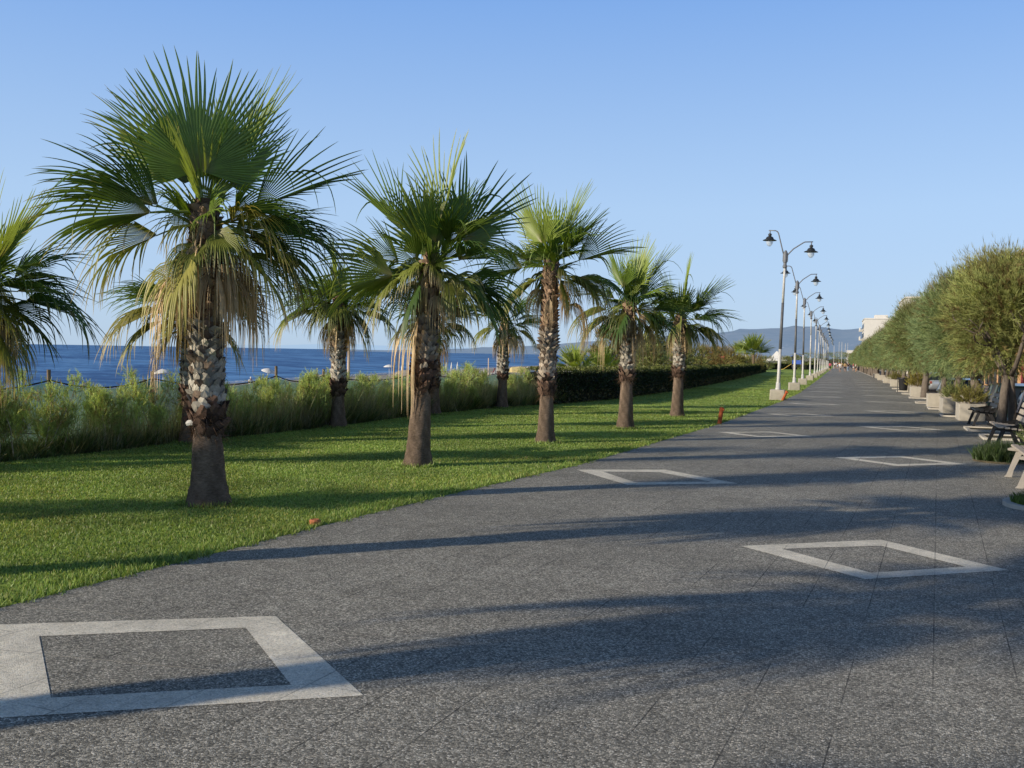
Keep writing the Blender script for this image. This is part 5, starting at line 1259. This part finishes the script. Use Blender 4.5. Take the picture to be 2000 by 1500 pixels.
for i, (x, y, z, h) in enumerate([(-43.0, 125, -1.87, 3.1), (-41.4, 117, -1.8, 2.6)]):
    root = thing('beach_pole', (x, y, z), 0, ['tall thin white pole on the beach beside the bent palm', 'grey pole on the beach left of the white one'][i], 'pole'); mb = MB(); mb.tube([(0, 0, 0), (0, 0, h)], .07, 8); mb.build('pole', M['white' if i == 0 else 'pinkwall'], root)
root = thing('beach_railing', (-70.2, 176.7, -2.94), 0, 'long low white rail with posts across the beach', 'railing')
mb = MB(); A_ = Vector((0, 0, 1.0)); B_ = Vector((14, 11.2, 1.64)); mb.tube([A_, B_], .05, 6); mb.build('rail', M['white'], root)
for i in range(9): mb = MB(); q = A_.lerp(B_, i / 8); mb.tube([(q.x, q.y, q.z - 1.0), tuple(q)], .05, 6); mb.build('post', M['white'], root)
for i, (x, y, z) in enumerate([(-59.4, 170.1, -2.49), (-57.6, 171.5, -2.4)]):
    root = thing('deck_chair', (x, y, z), 0, ['red beach chair left of the white pole', 'red beach chair close to the bent palm trunk'][i], 'beach chair')
    mb = MB(); mb.box((0, 0, .4), (.6, .5, .05)); mb.box((.32, 0, .75), (.05, .5, .75), ry=.3); mb.build('seat', M['redpaint'], root)
    mb = MB(); [mb.box((sx * .25, sy * .22, .19), (.04, .04, .38)) for sx in (-1, 1) for sy in (-1, 1)]; mb.build('legs', M['white'], root)
# sailing boat far out
root = thing('sailing_boat', (-1520, 1500, -4), 0, 'tiny white sailing boat far out on the horizon at the left', 'boat')
mb = MB(); mb.prism([(-4, .8), (5, .9), (3.6, 0), (-3.4, 0)], 'y', -1.2, 1.2); mb.build('hull', M['white'], root); mb = MB(); mb.prism([(0, 1.5), (0, 12), (-4, 1.6)], 'y', -.05, .05); mb.build('sail', M['white'], root)

# ------------------------------------------------------------------ people
SKIN = simple('skin', (.42, .25, .17), .6, .3, .05, 10, 0); HAIR = simple('dark_hair', (.03, .02, .015), .7, .3, .1, 20, 0)
def cloth(c): return simple('cloth', c, .9, .1, .1, 12, .1)
def skin_body(name, J, E_, rad, m, parent, root=0, sub=1):
    me = bpy.data.meshes.new(name); me.from_pydata(J, E_, []); me.update(); o = link(name, me, m, parent)
    mod = o.modifiers.new('Skin', 'SKIN'); mod.use_smooth_shade = True
    for i, r in enumerate(rad): me.skin_vertices[0].data[i].radius = (r, r)
    me.skin_vertices[0].data[root].use_root = True
    s2 = o.modifiers.new('Sub', 'SUBSURF'); s2.levels = sub; s2.render_levels = sub
    return o
def person(x, y, z, rz, label, shirt, legs, pose='walk', hair=HAIR, sc=1.0, group=None, shorts=True):
    root = thing('person', (x, y, z), rz, label, 'person', group); root.scale = (sc,) * 3
    if pose == 'sit':
        hz = .16; J = {'pel': (0, 0, hz), 'spi': (0, -.04, hz + .25), 'che': (0, -.02, hz + .43), 'nec': (0, 0, hz + .56), 'hea': (0, .02, hz + .68), 'top': (0, .02, hz + .80)}
        leg = lambda s: [(s * .10, .05, hz), (s * .14, .42, hz + .30), (s * .13, .62, .07), (s * .13, .76, .04)]
        arm = lambda s: [(s * .19, -.02, hz + .50), (s * .25, .10, hz + .26), (s * .18, .34, hz + .28), (s * .17, .42, hz + .29)]
    else:
        st = .20 if pose == 'walk' else .05; hz = .93
        J = {'pel': (0, 0, hz), 'spi': (0, 0, hz + .22), 'che': (0, .01, hz + .42), 'nec': (0, .01, hz + .57), 'hea': (0, .03, hz + .68), 'top': (0, .03, hz + .80)}
        leg = lambda s: [(s * .09, 0, hz - .05), (s * .10, s * st * .7 + .03, .50), (s * .10, s * st, .09), (s * .11, s * st + .14, .04)]
        arm = lambda s: [(s * .19, 0, hz + .50), (s * .24, -s * st * .5, hz + .22), (s * .22, -s * st + .07, hz - .02), (s * .21, -s * st + .10, hz - .10)]
    V = [J[k] for k in ('pel', 'spi', 'che', 'nec', 'hea', 'top')]; E_ = [(i, i + 1) for i in range(5)]; r = [.12, .10, .12, .055, .085, .07]
    for s in (-1, 1):
        b = len(V); V += leg(s); E_ += [(0, b), (b, b + 1), (b + 1, b + 2), (b + 2, b + 3)]; r += [.085, .055, .038, .035]
        b = len(V); V += arm(s); E_ += [(2, b), (b, b + 1), (b + 1, b + 2), (b + 2, b + 3)]; r += [.06, .042, .032, .03]
    skin_body('body', V, E_, r, SKIN, root)
    a, b = arm(-1), arm(1); V = [J['pel'], J['spi'], (J['che'][0], J['che'][1], J['che'][2] + .03), a[0], tuple((np.array(a[0]) * .3 + np.array(a[1]) * .7)), b[0], tuple((np.array(b[0]) * .3 + np.array(b[1]) * .7))]
    skin_body('shirt', V, [(0, 1), (1, 2), (2, 3), (3, 4), (2, 5), (5, 6)], [.145, .135, .145, .075, .06, .075, .06], shirt, root)
    a, b = leg(-1), leg(1); k = .75 if shorts else 1; m_ = lambda q, t: tuple(np.array(q[0]) * (1 - t) + np.array(q[1]) * t)
    if shorts: skin_body('shorts', [J['pel'], a[0], m_(a, .8), b[0], m_(b, .8)], [(0, 1), (1, 2), (0, 3), (3, 4)], [.15, .105, .085, .105, .085], legs, root)
    else: skin_body('trousers', [J['pel'], a[0], a[1], a[2], b[0], b[1], b[2]], [(0, 1), (1, 2), (2, 3), (0, 4), (4, 5), (5, 6)], [.15, .105, .075, .06, .105, .075, .06], legs, root)
    h = J['hea']; mb = MB(); mb.lathe([(.09, -.04), (.105, .03), (.09, .10), (.05, .14), (.005, .155)], (h[0], h[1] - .02, h[2] + .03), 12); mb.build('hair', hair, root, True)
    return root
W_ = cloth((.75, .74, .72)); PK = cloth((.55, .10, .16)); DK = cloth((.03, .03, .04)); TN = cloth((.38, .26, .12)); BL = cloth((.25, .35, .5)); OR = cloth((.5, .15, .06)); GYc = cloth((.3, .3, .32))
g = lambda y: gz(0, y) + .004
GP = 'people strolling on the promenade'
person(-1.48, 203, g(203), 0, 'person in a pink top and dark shorts walking at the left side of the path', PK, DK, group=GP)
person(.35, 186, g(186), PI, 'person in a white shirt walking in the middle of the path', W_, GYc, group=GP)
person(1.25, 198, g(198), PI, 'person in a tan top and dark shorts right of the white shirted one', TN, DK, group=GP)
person(1.85, 199, g(199), PI, 'person in dark top and light blue trousers beside the tan topped one', DK, BL, group=GP, shorts=False)
for i, (x, y, c_, d_) in enumerate([(-.9, 300, W_, DK), (-.3, 306, W_, GYc), (.4, 330, OR, DK), (-.6, 345, BL, DK), (1.1, 312, TN, DK), (-1.3, 355, PK, DK), (.9, 360, W_, DK), (-.1, 290, DK, BL)]):
    person(x, y, g(min(y, 300)) , PI * (i % 2), 'one of the tiny far walkers crowding the vanishing end of the path', c_, d_, group='tiny far walkers')
person(3.3, 205, g(205) + .0, PI / 2, 'person in white and dark shorts standing by the trees on the right', W_, DK, pose='stand', group=GP)
person(3.2, 231, g(231), PI / 2, 'person in a red top near the right hand tree row', PK, W_, pose='stand', group=GP)
person(3.6, 215, g(215), PI / 2, 'person in an orange red top further right by the low wall', OR, W_, pose='stand', group=GP)
person(-7.0, 212, -1.15, 0, 'person in a pink top standing at the playground frame', PK, GYc, pose='stand', group='people at the playground')
person(-8.8, 214, -1.16, PI, 'person in dark clothes standing left of the playground frame', DK, GYc, pose='stand', shorts=False, group='people at the playground')
GB = 'bathers sitting on the shingle'
person(-70.0, 108.5, -3.15, .8, 'bather in white with pale hat, left of the tilted parasol', W_, W_, pose='sit', hair=W_, group=GB, sc=1.1)
person(-70.6, 111.5, -3.18, .6, 'bather in white sitting under the tilted parasol', W_, GYc, pose='sit', group=GB, sc=1.1)
person(-71.7, 114.9, -3.23, -.9, 'tanned bather sitting right of the tilted parasol', SKIN, DK, pose='sit', group=GB, sc=1.1)
person(-72.7, 118.4, -3.28, -.7, 'bather in dark swimwear sitting beside the fence post', DK, DK, pose='sit', group=GB, sc=1.1)
person(-67.0, 84.6, -3.02, -.7, 'bather in white sitting below the left parasol', W_, W_, pose='sit', group=GB, sc=1.2)
# plain stub left on the first palm
root = thing('cut_branch_stub', (-6.38, 8.72, gz(0, 8.7) + .86), 0, 'pale cut stub sticking out of the nearest palm collar', 'stub')
mb = MB(); mb.tube([(-.03, .04, -.01), (.10, .06, .02)], [.03, .045], 8); mb.build('wood', M['plaster'], root)
